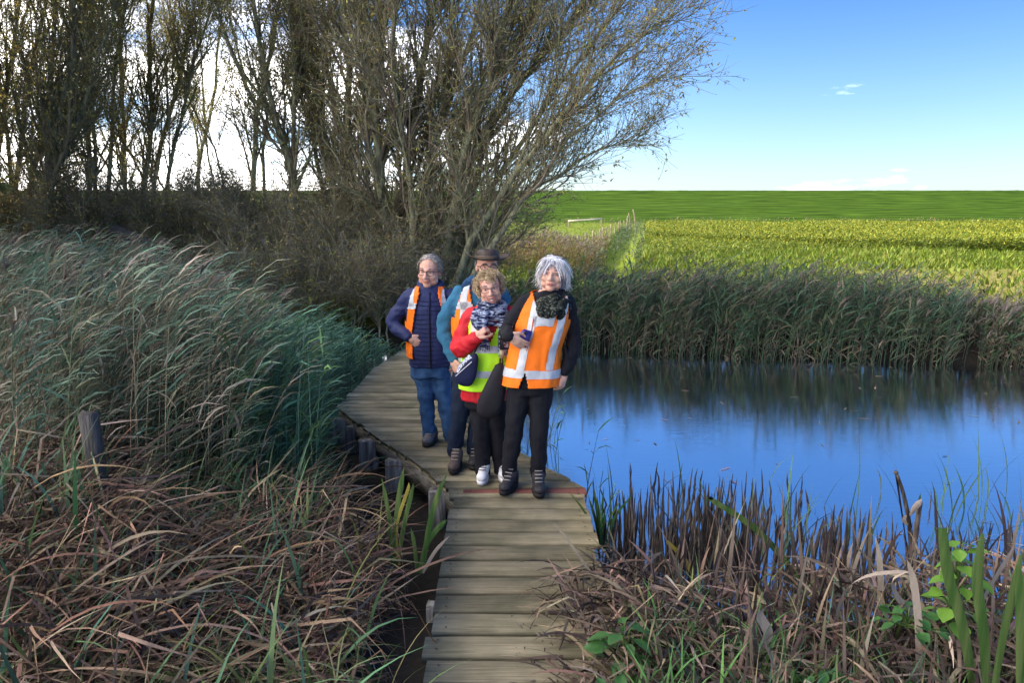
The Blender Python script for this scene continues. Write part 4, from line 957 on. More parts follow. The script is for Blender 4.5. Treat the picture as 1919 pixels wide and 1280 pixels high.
def add_hand(b, wrist, d, palm_n, s=1., curl=.5, thumb=1, spread=.12, side=1):
    """wrist point, pointing direction, palm normal; fingers curl towards the palm"""
    d = Vector(d).normalized(); n = Vector(palm_n); n = (n-n.dot(d)*d).normalized(); w = d.cross(n).normalized()*side
    wrist = Vector(wrist)
    L = .088*s
    Rm = np.array([[w.x, d.x, n.x], [w.y, d.y, n.y], [w.z, d.z, n.z]])
    b.limb([wrist-d*.004, wrist+d*.03*s], [.025*s, .028*s])
    b.ell(wrist+d*L*.55, (.041*s, .052*s, .018*s), Rm)
    for i, (off, ln) in enumerate(((-.030, .072), (-.0105, .082), (.0105, .077), (.029, .060))):
        base = wrist+d*(L*.88-(.006 if i == 3 else 0))*1+w*off*s
        q = base; cd = (d+w*off*spread*18).normalized(); pts = [base-d*.03]
        pts.append(q); ang = 0
        for seg in (.44, .32, .24):
            ang += curl*(1.0 if seg > .4 else .9)
            dd = cd*math.cos(ang)+n*math.sin(ang); q = q+dd*ln*seg*s; pts.append(q)
        r = [.0098*s, .0098*s, .0088*s, .0080*s, .0070*s]
        for a in range(len(pts)-1): b.limb([pts[a], pts[a+1]], [r[a], r[a+1]])
    tb = wrist+d*.018*s-w*.030*s
    t1 = tb-w*.022*s+d*.028*s+n*.012*s; t2 = t1+d*.026*s-w*.004*s+n*(.010+.02*curl)*s; t3 = t2+d*.018*s+w*.006*s+n*.016*curl*s
    b.limb([tb, t1], [.014*s, .0118*s]); b.limb([t1, t2], [.0115*s, .010*s]); b.limb([t2, t3], [.0098*s, .008*s])
def boot(name, toe, heel, ankle, m, parent, h=.0, wid=.048, sole=sole_m, laces=True, lm=None, low=False):
    """toe, heel: points on the ground; ankle: top of the shaft"""
    toe, heel, ankle = Vector(toe), Vector(heel), Vector(ankle)
    d = (toe-heel); L = d.length; d.normalize(); z = Vector((0, 0, 1)); sd_ = d.cross(z).normalized()
    Rm = np.array([[sd_.x, d.x, 0], [sd_.y, d.y, 0], [0, 0, 1]])
    b = Blob()
    b.ell(heel+d*L*.78+z*.052, (wid*1.0, L*.24, .036), Rm); b.ell(heel+d*L*.52+z*.062, (wid*.92, L*.30, .045), Rm); b.ell(heel+d*L*.18+z*.060, (wid*.82, L*.19, .050), Rm)
    b.limb([heel+d*L*.45+z*.07, heel+d*L*.28+z*.105, ankle], [.045, .050, .056] if not low else [.040, .046, .048])
    o = b.build(name, m, parent, .007, 4, .002, 30, .6)
    g = G(); V = []; n = 20
    for zz, k_ in ((.0, .97), (.022, 1.03), (.030, .98)):
        for j in range(n):
            a = j/n*2*PI; y_ = math.cos(a); x_ = math.sin(a); ww = wid*(1.03 if y_ > 0 else .88)
            V.append(heel+d*(L*.5+y_*L*.515*k_)+sd_*(ww*math.copysign(abs(x_)**.75, x_)*k_)+z*(zz+.002))
    g.add([tuple(v) for v in V], [[i*n+j, i*n+(j+1) % n, (i+1)*n+(j+1) % n, (i+1)*n+j] for i in range(2) for j in range(n)])
    c0 = len(V)
    g.v.append(np.array([tuple(heel+d*L*.5+z*.002), tuple(heel+d*L*.5+z*.032)], np.float32)); g.c.append(np.ones((2, 3), np.float32)); g.n += 2
    g.f[3].append(np.array([[c0, (j+1) % n, j] for j in range(n)]+[[c0+1, 2*n+j, 2*n+(j+1) % n] for j in range(n)], np.int32)); g.m[3].append(np.zeros(2*n, np.int32))
    g.build('sole', sole, o)
    if laces:
        g = G()
        for q in range(4 if not low else 3):
            t = q/(3 if not low else 2)
            p = heel+d*L*(.66-.22*t)+z*(.092+.062*t if not low else .095+.02*t)+d*.012
            tubes(g, [np.array([p-sd_*.026-d*.006, p+d*.008+z*.005, p+sd_*.026-d*.006])], [np.full(3, .0036)], 5)
        g.build('lace', lm or lace_m, o)
    return o
class Torso:
    """rings from hem to neck; gives points on (and off) the clothed surface"""
    def __init__(s, rings):
        s.r = rings; s.z = np.array([q[0][2] for q in rings])
        s.t = np.array([[q[0][0], q[0][1], q[0][2], q[1], q[2], q[3], q[4]] for q in rings])
    def at(s, z):
        return np.array([np.interp(z, s.z, s.t[:, i]) for i in range(7)])
    def pt(s, a, z, off=0.):
        cx, cy, cz, rx, rf, rb, yaw = s.at(z); rx += off; rf += off; rb += off
        x = rx*math.copysign(abs(math.cos(a))**.85, math.cos(a)); y = math.sin(a)*(rb if math.sin(a) > 0 else rf)
        return (x, y), (cx+x*math.cos(yaw)-y*math.sin(yaw), cy+x*math.sin(yaw)+y*math.cos(yaw), z)
def vest(T, parent, m, z0, z1, off, keep, bands, name='hi_vis_vest', wr=.010, seed=0., thick=.004, nz=84, na=132, flare=.0):
    """a shell round the torso: keep(lx, front, z) says where there is cloth; bands: list of predicates for reflective tape"""
    P_ = np.zeros((nz+1, na, 3)); LX = np.zeros((nz+1, na)); FR_ = np.zeros((nz+1, na)); ZZ = np.zeros((nz+1, na))
    for i in range(nz+1):
        z = z0+(z1-z0)*i/nz
        for j in range(na):
            a = j/na*2*PI
            w = noise.noise(Vector((math.cos(a)*2.2+seed, math.sin(a)*2.2, z*7)))*wr+noise.noise(Vector((math.cos(a)*5+seed, math.sin(a)*5-seed, z*13)))*wr*.6
            o_ = off+w+flare*max(0, 1-(z-z0)/.25)
            l, p = T.pt(a, z, o_)
            P_[i, j] = p; LX[i, j] = l[0]; FR_[i, j] = -math.sin(a); ZZ[i, j] = z
    idx = np.arange((nz+1)*na).reshape(nz+1, na); nx = np.roll(idx, -1, 1)
    lx = (LX[:-1]+np.roll(LX, -1, 1)[1:])/2; fr = (FR_[:-1]+np.roll(FR_, -1, 1)[1:])/2; zz = (ZZ[:-1]+ZZ[1:])/2
    ok = np.vectorize(keep)(lx, fr, zz)
    q = np.stack([idx[:-1], nx[:-1], nx[1:], idx[1:]], -1)
    cen = np.array([[T.at(z0+(z1-z0)*i/nz)[:3]]*na for i in range(nz+1)])
    nrm = norm(P_-cen)
    g = G(); n = (nz+1)*na
    V = np.concatenate([P_.reshape(-1, 3), (P_-nrm*thick).reshape(-1, 3)])
    qo = q[ok]; qi = qo[:, ::-1]+n
    # rim between the two skins
    e = {}
    for f in qo:
        for a, b in zip(f, np.roll(f, -1)): e[(a, b)] = 1
    rim = [[b, a, a+n, b+n] for (a, b) in e if (b, a) not in e]
    g.add(V, np.concatenate([qo, qi, np.array(rim)]))
    used = np.zeros(2*n, bool); used[qo.ravel()] = True; used[qi.ravel()] = True
    o = g.build(name, m, parent); compact(o)
    for bd in bands:
        sel = ok & np.vectorize(bd)(lx, fr, zz)
        if not sel.any(): continue
        qs = q[sel]; lab = {}
        def root(a):
            while lab.setdefault(a, a) != a: a = lab[a]
            return a
        for f in qs:
            ra = root(int(f[0]))
            for c in f[1:]: lab[root(int(c))] = ra
        rt = np.array([root(int(f[0])) for f in qs])
        for k_ in np.unique(rt):
            if (rt == k_).sum() < 12: continue
            g = G(); g.add((P_+nrm*.0035).reshape(-1, 3), qs[rt == k_]); t_ = g.build('reflective_band', tape, o); compact(t_)
    return o
def compact(o):
    import bmesh
    bm = bmesh.new(); bm.from_mesh(o.data); bmesh.ops.delete(bm, geom=[v for v in bm.verts if not v.link_faces], context='VERTS'); bm.to_mesh(o.data); bm.free()
def strands(g, starts, dirs, L, w, cols, K=6, grav=.8, curl=0., seed=1):
    pts = [starts]; d = dirs; p = starts; n = len(starts)
    ph = R.uniform(0, 2*PI, n)
    ax1 = norm(np.cross(d, R.normal(0, 1, (n, 3)))); ax2 = np.cross(d, ax1)
    for q in range(K-1):
        d = norm(d+np.array([0, 0, -grav/K]))
        p = p+d*(L/(K-1))[:, None]
        pts.append(p+(ax1*np.cos(ph+q*1.5)[:, None]+ax2*np.sin(ph+q*1.5)[:, None])*curl*min(q, 3)/3)
    pts = np.stack(pts, 1)
    ribbons(g, pts, w, norm(np.cross(norm(pts[:, -1]-pts[:, 0])+1e-6, R.normal(0, 1, (n, 3)))), cols, prof=np.linspace(1, .35, K))
def hair_shell(H, parent, mask, cols, rad=(.36, .43, .40), cz=.14, n=900, L=(.10, .22), w=(.010, .022), comb=None, grav=.8, curl=0., lift=.15, name='hair', capk=1.0, seed=3):
    """a cap of hair on the scalp where mask(x,y,z) holds plus loose strands"""
    g = G(); m_, n_ = 26, 44; V = []; keepf = []
    for i in range(m_+1):
        t = PI*i/m_*.80
        for j in range(n_):
            a = j/n_*2*PI
            k_ = capk*(1+.035*noise.noise(Vector((math.cos(a)*4, math.sin(a)*4, t*5+seed))))
            V.append((math.sin(t)*math.cos(a)*rad[0]*k_, .06+math.sin(t)*math.sin(a)*rad[1]*k_, cz+math.cos(t)*rad[2]*k_))
    V = np.array(V); fs = [[i*n_+j, (i+1)*n_+j, (i+1)*n_+(j+1) % n_, i*n_+(j+1) % n_] for i in range(m_) for j in range(n_)]
    fs = [f for f in fs if mask(*V[f].mean(0))]
    W_ = np.array([H.p(*v) for v in V])
    g.add(W_, fs, pick(cols, len(W_), jit=.08))
    # strands
    out = []
    while len(out) < n:
        v = R.normal(0, 1, 3); v = v/np.linalg.norm(v); q = (v[0]*rad[0], .06+v[1]*rad[1], cz+v[2]*rad[2])
        if mask(*q): out.append((q, v))
    st = np.array([H.p(*o[0]) for o in out]); nv = np.array([H.R@o[1] for o in out])
    cd = np.array([H.R@np.array(comb(*o[0])) if comb else (0, 0, -1.) for o in out])
    tg = norm(cd-(cd*nv).sum(1, keepdims=True)*nv+1e-5); d = norm(tg+nv*(lift+R.normal(0, .12, (n, 1)))+R.normal(0, .10, (n, 3)))
    strands(g, st, d, R.uniform(*L, n)*H.h, R.uniform(*w, n)*H.h, pick(cols, n, jit=.15), grav=grav, curl=curl)
    o = g.build(name, hair_g, parent, col=True); compact(o)
    return o
FZ = Vector((0, 0, .007))
def G0(u, v):
    y = (v-640.0)/F_PX; t = CAM_Z/(SP+y*CP); return Vector(((u-959.5)/F_PX*t, t*(CP-y*SP), 0))+FZ
def ring(u, v, Y, rx, rf, rb, yaw=0.): return (tuple(P(u, v, Y)), rx, rf, rb, yaw)
def inner(rings, k=.9): return [(c, rx*k, rf*k, rb*k, yw) for c, rx, rf, rb, yw in rings]

# ---- woman with grey bob, orange vest, holding a phone
YB = 5.13
pd_ = empty('person', (P(985, 900, YB).x, YB, 0), 'grey-haired woman in orange hi-vis vest and dark speckled scarf, nearest on the deck', 'person', 'walkers in hi-vis vests')
HD = Head(P(1036, 514, YB-.03), .240, yaw=-.20, pitch=-.06, roll=.10)
nb = P(1030, 552, YB+.02)
ringsD = [ring(994, 722, YB, .185, .140, .135), ring(998, 690, YB, .182, .145, .13), ring(1004, 652, YB, .168, .138, .115), ring(1014, 612, YB, .174, .140, .115), ring(1020, 580, YB, .182, .125, .115), ring(1024, 562, YB, .180, .105, .105), ring(1027, 551, YB, .135, .085, .09), ring(1029, 543, YB, .075, .07, .075)]
shl, ell_, wrl = P(984, 566, YB), P(951, 613, YB-.05), P(954, 628, YB-.215)
shr, elr, wrr = P(1067, 568, YB), P(1076, 640, YB+.02), P(1057, 703, YB-.05)
hl_, kl, al = P(976, 706, YB), P(964, 797, YB-.03), P(953, 886, YB+.02)
hr_, kr, ar = P(1015, 710, YB), P(1010, 800, YB-.03), P(1009, 890, YB+.01)
b = Blob(); add_head(b, HD, nb); b.loft(inner(ringsD, .82))
b.limb([shl, ell_, wrl], [.042, .036, .026]); b.limb([shr, elr, wrr], [.042, .036, .026])
b.limb([hl_, kl, al], [.075, .05, .036]); b.limb([hr_, kr, ar], [.075, .05, .036])
add_hand(b, wrl, (.74, -.02, -.60), (.25, .95, .1), 1.02, .30, side=-1)
add_hand(b, wrr, (-.22, -.1, -1), (-.7, .5, .1), .98, .62, side=-1)
b.build('body', skin, pd_, .0052, 4, dec=.28)
face(HD, pd_, smile=-.004, lipw=.115)
jk = Blob(); jk.loft(ringsD); jk.limb([shl+Vector((.02, 0, .0)), ell_, wrl+Vector((-.004, .006, .002))], [.066, .052, .044]); jk.limb([shr+Vector((-.02, 0, 0)), elr, wrr+Vector((.003, 0, .03))], [.064, .054, .043])
jk.build('jacket', black, pd_, .009, 5, .020, 8)
tr = Blob(); tr.loft([ring(994, 735, YB, .165, .12, .14), ring(996, 700, YB, .17, .13, .13)]); tr.limb([hl_, kl, al], [.100, .068, .054]); tr.limb([hr_, kr, ar], [.100, .068, .054])
tr.build('trousers', black, pd_, .009, 5, .018, 7)
TD = Torso(ringsD)
zz = lambda u, v, Y=YB: P(u, v, Y).z
zs, za, zh = zz(1020, 549), zz(1010, 596), zz(990, 716)
hb_ = zz(990, 693)
def keepD(lx, fr, z):
    if z > za and abs(lx) > .172-.05*max(0, (z-za)/(zs-za))**1.5: return False
    if abs(lx) < .078 and z > zs: return False
    zv = zz(1000, 590)
    if fr > 0 and z > zv and abs(lx-.01) < .015+.105*((z-zv)/(zs-zv))**.8: return False
    if fr > 0 and z < zz(990, 690) and abs(lx+.055) < .004+.020*max(0, (zz(990, 690)-z)/.07): return False
    return True
zc0, zc1 = zz(1010, 606), zz(1010, 592)
bandsD = [lambda lx, fr, z: hb_-.030 < z+.03*lx < hb_+.028,
          lambda lx, fr, z: abs(abs(lx-.005-.05*(z-hb_))-.098) < .026 and z > hb_+.028,
          lambda lx, fr, z: zc0-.004 < z+.08*abs(lx)-.01 < zc1+.012 and abs(lx) < .072]
vest(TD, pd_, hiviz, zh-.008, zz(1028, 545), .020, keepD, bandsD, seed=1.3, flare=.012, nz=130, na=190)
g = G(); zl = np.linspace(zz(990, 692), zz(1000, 592), 16)
tubes(g, [np.array([TD.pt(PI*1.5-.30, z, .0255+.002*math.sin(z*60))[1] for z in zl])], [np.full(16, .0035)], 5); g.build('front_seam', cloth('orange_seam', (.60, .09, .01)), pd_)
# chunky dark scarf wound round the neck
g = G()
for i in range(7):
    a = np.linspace(0, 2*PI, 30); s_ = i/6
    c = Vector(P(1031, 553+i*4.2, YB-.01)); rx, ry = .085+.03*math.sin(s_*PI)+.012*s_, .085+.035*math.sin(s_*PI)
    pts = np.array([[c.x+math.cos(q)*rx+.006*math.sin(q*5+i), c.y+math.sin(q)*ry*(1 if math.sin(q) > 0 else 1.15), c.z-.045*max(0, -math.sin(q))*(.4+s_)*1.0+.012*math.sin(q*3+i*1.7)] for q in a])
    tubes(g, [pts], [(.026+.008*np.sin(a*4+i*2.1)+.005*np.sin(a*9+i))], 8)
for i in range(3):
    pts = smooth_poly([P(1012+i*13, 574, YB-.12), P(1014+i*12, 585, YB-.155), P(1017+i*7, 597-abs(i-1)*3, YB-.165)], 7); tubes(g, [pts], [np.array([.028, .032, .032, .03, .028, .022, .012])], 8, cap=True)
g.build('scarf', scarf_k, pd_)
GH = [(.62, .62, .65), (.74, .74, .77), (.48, .48, .52), (.80, .80, .83), (.34, .34, .38)]
def maskD(x, y, z):
    if y < -.16 and z < .30: return False
    if y < .02 and z < .12: return False
    return z > -.22
hair_shell(HD, pd_, maskD, GH, (.385, .445, .405), .13, 2600, (.30, .55), (.010, .020), comb=lambda x, y, z: (np.sign(x)*.75+.1*math.sin(x*30), (y+.25)*1.2, -.9), grav=1.7, lift=.14)
# fringe falling on the forehead
g = G(); n = 200; xx = R.uniform(-.29, .29, n)
st = np.array([HD.p(x_, -.26-.06*R.random()+.25*x_*x_, .40) for x_ in xx]); dr = norm(np.array([HD.R@np.array((x_*1.1+R.normal(0, .16), -.42, -.62)) for x_ in xx]))
strands(g, st, dr, R.uniform(.15, .27, n)*HD.h, R.uniform(.010, .020, n)*HD.h, pick(GH, n, jit=.1), K=6, grav=1.5); g.build('fringe', hair_g, pd_, col=True)
spectacles(Head(HD.c+HD.R@np.array((0, .035, .03)), HD.h, -.20, -.80, .10), pd_, glass_f, r=.10, y=-.40, z=.17)['label'] = 'spectacles pushed up on her hair'
boot('boot', G0(941, 932), G0(941, 932)+Vector((.10, .245, 0)), P(955, 886, YB+.03), boot_d, pd_)
boot('boot', G0(1011, 937), G0(1011, 937)+Vector((-.005, .265, 0)), P(1009, 889, YB+.03), boot_d, pd_)
# phone in her hand
ph = Blob(); c = P(983, 634, YB-.192)
g = G(); Rm = rotm(.35, .1, .35)
V = []
hw, hh_, ht, ch = .036, .060, .0065, .010
out = [(-hw+ch, -hh_), (hw-ch, -hh_), (hw, -hh_+ch), (hw, hh_-ch), (hw-ch, hh_), (-hw+ch, hh_), (-hw, hh_-ch), (-hw, -hh_+ch)]
for yy_ in (-ht, ht):
    for x_, z_ in out: V.append(tuple(c+Vector(Rm@np.array((x_, yy_, z_)))))
g.add(V, [[j, (j+1) % 8, 8+(j+1) % 8, 8+j] for j in range(8)]+[[0, 7, 6, 1], [1, 6, 5, 2], [2, 5, 4, 3], [8, 9, 14, 15], [9, 10, 13, 14], [10, 11, 12, 13]])
po = g.build('phone', purple, smooth=False); tag(po, 'purple phone held against the orange vest by the grey-haired woman', 'phone')
g = G(); c2 = c+Vector(Rm@np.array((-.012, -ht-.002, .038)))
v, f4, f3 = sph(c2, (.012, .004, .014), Rm, 10, 6); g.add(v, f4); g.build('camera_lens', glass_f, po)

# ---- blonde woman, lime vest over red jacket
YC = 5.33
pc = empty('person', (P(912, 890, YC).x, YC, 0), 'smiling curly-haired blonde woman in red jacket and lime vest, clutching her scarf', 'person', 'walkers in hi-vis vests')
HC = Head(P(918, 540, YC-.06), .240, yaw=.03, pitch=.04, roll=-.16)
nbc = P(920, 575, YC+.01)
ringsC = [ring(906, 748, YC, .165, .135, .13), ring(908, 715, YC, .168, .14, .13), ring(912, 670, YC, .160, .135, .115), ring(916, 625, YC, .165, .135, .115), ring(918, 600, YC, .172, .12, .115), ring(919, 586, YC, .165, .10, .10), ring(919, 577, YC, .125, .085, .09), ring(919, 570, YC, .075, .07, .075)]
s1, e1, w1_ = P(882, 592, YC), P(862, 652, YC-.08), P(893, 631, YC-.21)
s2, e2, w2_ = P(955, 592, YC), P(972, 650, YC+.08), P(978, 690, YC+.09)
h1, k1, a1 = P(898, 735, YC), P(902, 812, YC-.02), P(905, 886, YC+.02)
h2, k2, a2 = P(926, 735, YC), P(932, 812, YC+.02), P(941, 882, YC+.06)
b = Blob(); add_head(b, HC, nbc, 1.03); b.loft(inner(ringsC, .82)); b.limb([s1, e1, w1_], [.042, .036, .026]); b.limb([s2, e2, w2_], [.042, .036, .026])
b.limb([h1, k1, a1], [.072, .05, .036]); b.limb([h2, k2, a2], [.072, .05, .036])
add_hand(b, w1_, (.50, -.15, .62), (.4, .75, -.5), .98, 1.05, side=1)
add_hand(b, w2_, (0, -.1, -1), (-.8, .3, 0), .95, .5, side=-1)
b.build('body', skin, pc, .0052, 4, dec=.28)
face(HC, pc, smile=.085, open_=.075, browc=glass_l, lipw=.15)
jk = Blob(); jk.loft(ringsC); jk.limb([s1+Vector((.02, 0, 0)), e1, w1_+Vector((-.005, .01, -.01))], [.074, .072, .050]); jk.limb([s2, e2, w2_], [.07, .058, .045]); jk.build('jacket', red, pc, .009, 4, .026, 9)
tr = Blob(); tr.loft([ring(909, 760, YC, .15, .115, .13), ring(909, 725, YC, .155, .12, .125)]); tr.limb([h1, k1, a1], [.095, .068, .056]); tr.limb([h2, k2, a2], [.095, .068, .056]); tr.build('trousers', black, pc, .009, 5, .018, 7)
TC_ = Torso(ringsC); zt, zarm, zhem = zz(919, 579, YC), zz(916, 618, YC), zz(908, 725, YC)
def keepC(lx, fr, z):
    if z > zarm and abs(lx) > .155-.045*max(0, (z-zarm)/(zt-zarm))**1.5: return False
    if fr > 0 and z > zz(916, 640, YC) and abs(lx) < .01+.1*((z-zz(916, 640, YC))/(zt-zz(916, 640, YC))): return False
    return not (abs(lx) < .075 and z > zt)
b1, b2 = zz(908, 694, YC), zz(914, 648, YC)
vest(TC_, pc, lime, zhem, zz(919, 572, YC), .018, keepC, [lambda lx, fr, z: abs(z-b1) < .027, lambda lx, fr, z: abs(z-b2) < .026, lambda lx, fr, z: abs(abs(lx)-.10) < .025 and z > b2+.026], seed=4.4, flare=.008)
g = G()
for i in range(5):
    a = np.linspace(0, 2*PI, 28); s_ = i/4; c = Vector(P(921+i*1.5, 569+i*6, YC-.03)); rx, ry = .082+.028*s_, .085+.03*s_
    pts = np.array([[c.x+math.cos(q)*rx, c.y+math.sin(q)*ry, c.z-.03*max(0, -math.sin(q))*s_+.012*math.sin(q*2+i*1.9)] for q in a])
    tubes(g, [pts], [(.021+.007*np.sin(a*3+i*2.3))], 8)
for i in range(4):      # bunched end gathered into her hand, and the tail that hangs below it
    tubes(g, [smooth_poly([P(893+i*6, 580, YC-.13), P(889+i*6, 600, YC-.185), P(898+i*3, 618, YC-.225)], 7)], [np.array([.022, .027, .03, .03, .026, .02, .012])], 7, cap=True)
for i in range(5): tubes(g, [smooth_poly([P(903+i*2, 628, YC-.215), P(902+i*3, 640, YC-.20), P(900+i*4.5, 656+2*(i % 3), YC-.185)], 5)], [np.array([.012, .010, .009, .007, .003])], 5)
for i in range(3): tubes(g, [smooth_poly([P(940+i*4, 590, YC-.12), P(939+i*5, 630, YC-.15), P(937+i*6, 668, YC-.15)], 7)], [np.array([.018, .022, .022, .022, .020, .018, .01])], 7, cap=True)
g.build('scarf', scarf_b, pc)
BH = [(.42, .30, .16), (.52, .40, .24), (.33, .22, .11), (.60, .48, .31), (.46, .36, .24)]
def maskC(x, y, z):
    if y < -.12 and z < .31: return False
    if y < .03 and z < .20 and abs(x) < .33: return False
    return z > -.30
hair_shell(HC, pc, maskC, BH, (.385, .43, .385), .12, 3200, (.10, .24), (.013, .026), comb=lambda x, y, z: (math.sin(z*25+x*14), math.sin(x*22), math.cos(y*24+x*9)-.35), grav=.5, curl=.014, lift=.35)
spectacles(HC, pc, glass_l, r=.11, thick=.009)
boot('shoe', G0(901, 913), G0(901, 913)+Vector((.03, .25, 0)), P(905, 888, YC+.05), white_s, pc, low=True, sole=white_s, lm=sole_m, wid=.043)
boot('shoe', G0(944, 908), G0(944, 908)+Vector((.0, .25, 0)), P(942, 884, YC+.07), white_s, pc, low=True, sole=white_s, lm=sole_m, wid=.043)
# navy pouch with a white print, and the black shoulder bag
g = G()
def slab(g, outline, Yc, th, bulge=1.):
    """pillow-shaped bag from an outline (u, v)"""
    n = len(outline); c = np.mean(outline, 0)
    rows = []
    for k_, t_ in ((1, 0), (.93, .55), (.72, .86), (.38, 1.0)):
        for sgn in ((1,) if t_ == 0 else (-1, 1)):
            rows.append((sgn*t_, [P(*(c+(np.array(q)-c)*k_), Yc+sgn*t_*th*bulge) for q in outline]))
    rows.sort(key=lambda q: q[0]); m = len(rows)
    V = [tuple(p) for r_ in rows for p in r_[1]]; V += [tuple(P(*c, Yc-th*bulge*1.02)), tuple(P(*c, Yc+th*bulge*1.02))]
    n0 = g.n
    g.add(V, [[i*n+j, i*n+(j+1) % n, (i+1)*n+(j+1) % n, (i+1)*n+j] for i in range(m-1) for j in range(n)])
    g.f[3].append(np.array([[len(V)-2, (j+1) % n, j] for j in range(n)]+[[len(V)-1, (m-1)*n+j, (m-1)*n+(j+1) % n] for j in range(n)], np.int32)+n0); g.m[3].append(np.zeros(2*n, np.int32))
def closed(pl, K=36):
    pl = np.array(pl, float); return smooth_poly([(*q, 0) for q in list(pl)+[pl[0]]], K)[:-1, :2]
navy_b = cloth('navy_pouch_cloth', (.016, .020, .060), .15, .7)
slab(g, closed([(876, 670), (888, 662), (896, 668), (895, 690), (890, 712), (880, 724), (862, 722), (853, 714), (852, 702), (862, 686)]), YC-.20, .042)
pouch = g.build('pouch', navy_b); tag(pouch, 'navy pouch with white print hanging under the red sleeve', 'pouch')
g = G(); pa = np.array([(855, 699), (866, 682), (880, 667), (884, 673), (872, 688), (858, 703)]); 
def strip(g, A, B, Y_): 
    V = []
    for p, q in zip(A, B): V += [tuple(P(*p, Y_)), tuple(P(*q, Y_))]
    g.add(V, [[i*2, i*2+1, i*2+3, i*2+2] for i in range(len(A)-1)])
Y_l = YC-.247
strip(g, [(855, 697), (860, 685), (869, 674), (879, 664)], [(858, 699), (866, 690), (875, 681), (885, 671)], Y_l+.012)
g.build('printed_flap', bag_logo, pouch)
g = G(); tubes(g, [smooth_poly([P(854, 705, YC-.235), P(866, 694, YC-.252), P(884, 678, YC-.248)], 8)], [np.full(8, .0025)], 5); g.build('piping', white_s, pouch)
g = G(); tubes(g, [smooth_poly([P(888, 664, YC-.20), P(898, 640, YC-.19), P(915, 600, YC-.14)], 8)], [np.full(8, .007)], 6); g.build('strap', black, pouch)
g = G()
bagm = mat('black_bag_cloth', (.017, .015, .020), .75, .2, 9, bump=.2, spec=.25)
slab(g, closed([(928, 684), (941, 680), (948, 700), (947, 740), (938, 772), (922, 784), (903, 783), (894, 772), (895, 752), (906, 728), (918, 704)]), YC-.22, .05)
bag = g.build('shoulder_bag', bagm); tag(bag, 'black slouchy shoulder bag hanging between the two women', 'bag')
g = G()
for du in (0, 5): tubes(g, [smooth_poly([P(937+du, 686, YC-.22), P(938+du*.8, 650, YC-.20), P(940+du*.6, 610, YC-.15), P(941, 585, YC-.02)], 10)], [np.full(10, .006)], 6)
g.build('strap', black, bag)
g = G(); strip(g, [(936, 656), (936, 672)], [(945, 656), (945, 672)], YC-.222)
bk_ = g.build('buckle', mat('dull_brass', (.30, .27, .17), .5, .1, 9, metallic=.3), bag)
bk_.modifiers.new('s', 'SOLIDIFY').thickness = .006

# ---- man in the wide-brimmed hat behind her
YE = 5.66
pe = empty('person', (P(880, 860, YE).x, YE, 0), 'man in brown wide-brimmed hat and teal fleece half hidden behind the blonde woman', 'person', 'walkers in hi-vis vests')
HE = Head(P(913, 501, YE-.02), .235, yaw=.20, pitch=-.02, roll=.02)
nbe = P(908, 545, YE+.02)
ringsE = [ring(892, 690, YE, .19, .14, .13), ring(894, 650, YE, .185, .14, .125), ring(897, 600, YE, .20, .14, .125), ring(899, 565, YE, .215, .13, .12), ring(900, 547, YE, .20, .105, .11), ring(902, 537, YE, .145, .09, .09), ring(904, 529, YE, .08, .075, .08)]
s1, e1, w1_ = P(858, 553, YE), P(832, 608, YE-.02), P(849, 674, YE-.12)
s2, e2, w2_ = P(938, 555, YE), P(925, 615, YE+.12), P(915, 665, YE+.10)
h1, k1, a1 = P(873, 685, YE), P(862, 765, YE-.05), P(851, 845, YE-.02)
h2, k2, a2 = P(908, 685, YE), P(898, 765, YE-.02), P(888, 842, YE+.03)
b = Blob(); add_head(b, HE, nbe); b.loft(inner(ringsE, .82)); b.limb([s1, e1, w1_], [.048, .040, .029]); b.limb([s2, e2, w2_], [.048, .04, .029]); b.limb([h1, k1, a1], [.08, .055, .04]); b.limb([h2, k2, a2], [.08, .055, .04])
add_hand(b, w1_, (.25, -.2, -.9), (.75, .5, .1), 1.08, .45, side=-1); add_hand(b, w2_, (0, 0, -1), (-.8, .3, 0), 1.05, .5)
b.build('body', skin, pe, .0055, 4, dec=.28)
face(HE, pe, smile=.02, browc=glass_l)
jk = Blob(); jk.loft(ringsE); jk.limb([s1+Vector((.03, 0, 0)), e1, w1_+Vector((-.003, .004, .02))], [.076, .058, .044]); jk.limb([s2, e2, w2_], [.076, .058, .045]); jk.limb([P(893, 545, YE), P(906, 534, YE+.02), P(922, 543, YE)], [.055, .085, .055]); jk.build('fleece', teal, pe, .009, 4, .024, 8)
g = G()                         # hood lying on the shoulders
for i in range(3): tubes(g, [smooth_poly([P(866, 541+i*3, YE-.05), P(880, 526+i*4, YE-.06), P(893, 520+i*5, YE-.02)], 8)], [np.array([.012, .022, .028, .03, .03, .028, .024, .016])], 8, cap=True)
g.build('hood', cloth('patterned_blue_hood', (.022, .06, .14), .3, .9, 14, c2=(.05, .13, .25)), pe)
tr = Blob(); tr.loft([ring(891, 705, YE, .165, .12, .13), ring(892, 680, YE, .17, .13, .13)]); tr.limb([h1, k1, a1], [.10, .072, .060]); tr.limb([h2, k2, a2], [.10, .072, .06]); tr.build('trousers', darknavy, pe, .009, 5, .02, 7)
TE = Torso(ringsE); zt2, zarm2, zhem2 = zz(900, 540, YE), zz(897, 592, YE), zz(892, 672, YE)
bE = zz(897, 569, YE)
def keepE(lx, fr, z):
    if z > zarm2 and abs(lx) > .178-.05*max(0, (z-zarm2)/(zt2-zarm2))**1.5: return False
    if fr > 0 and abs(lx) < .02+.06*max(0, (z-zarm2)/(zt2-zarm2)): return False
    return not (abs(lx) < .08 and z > zt2)
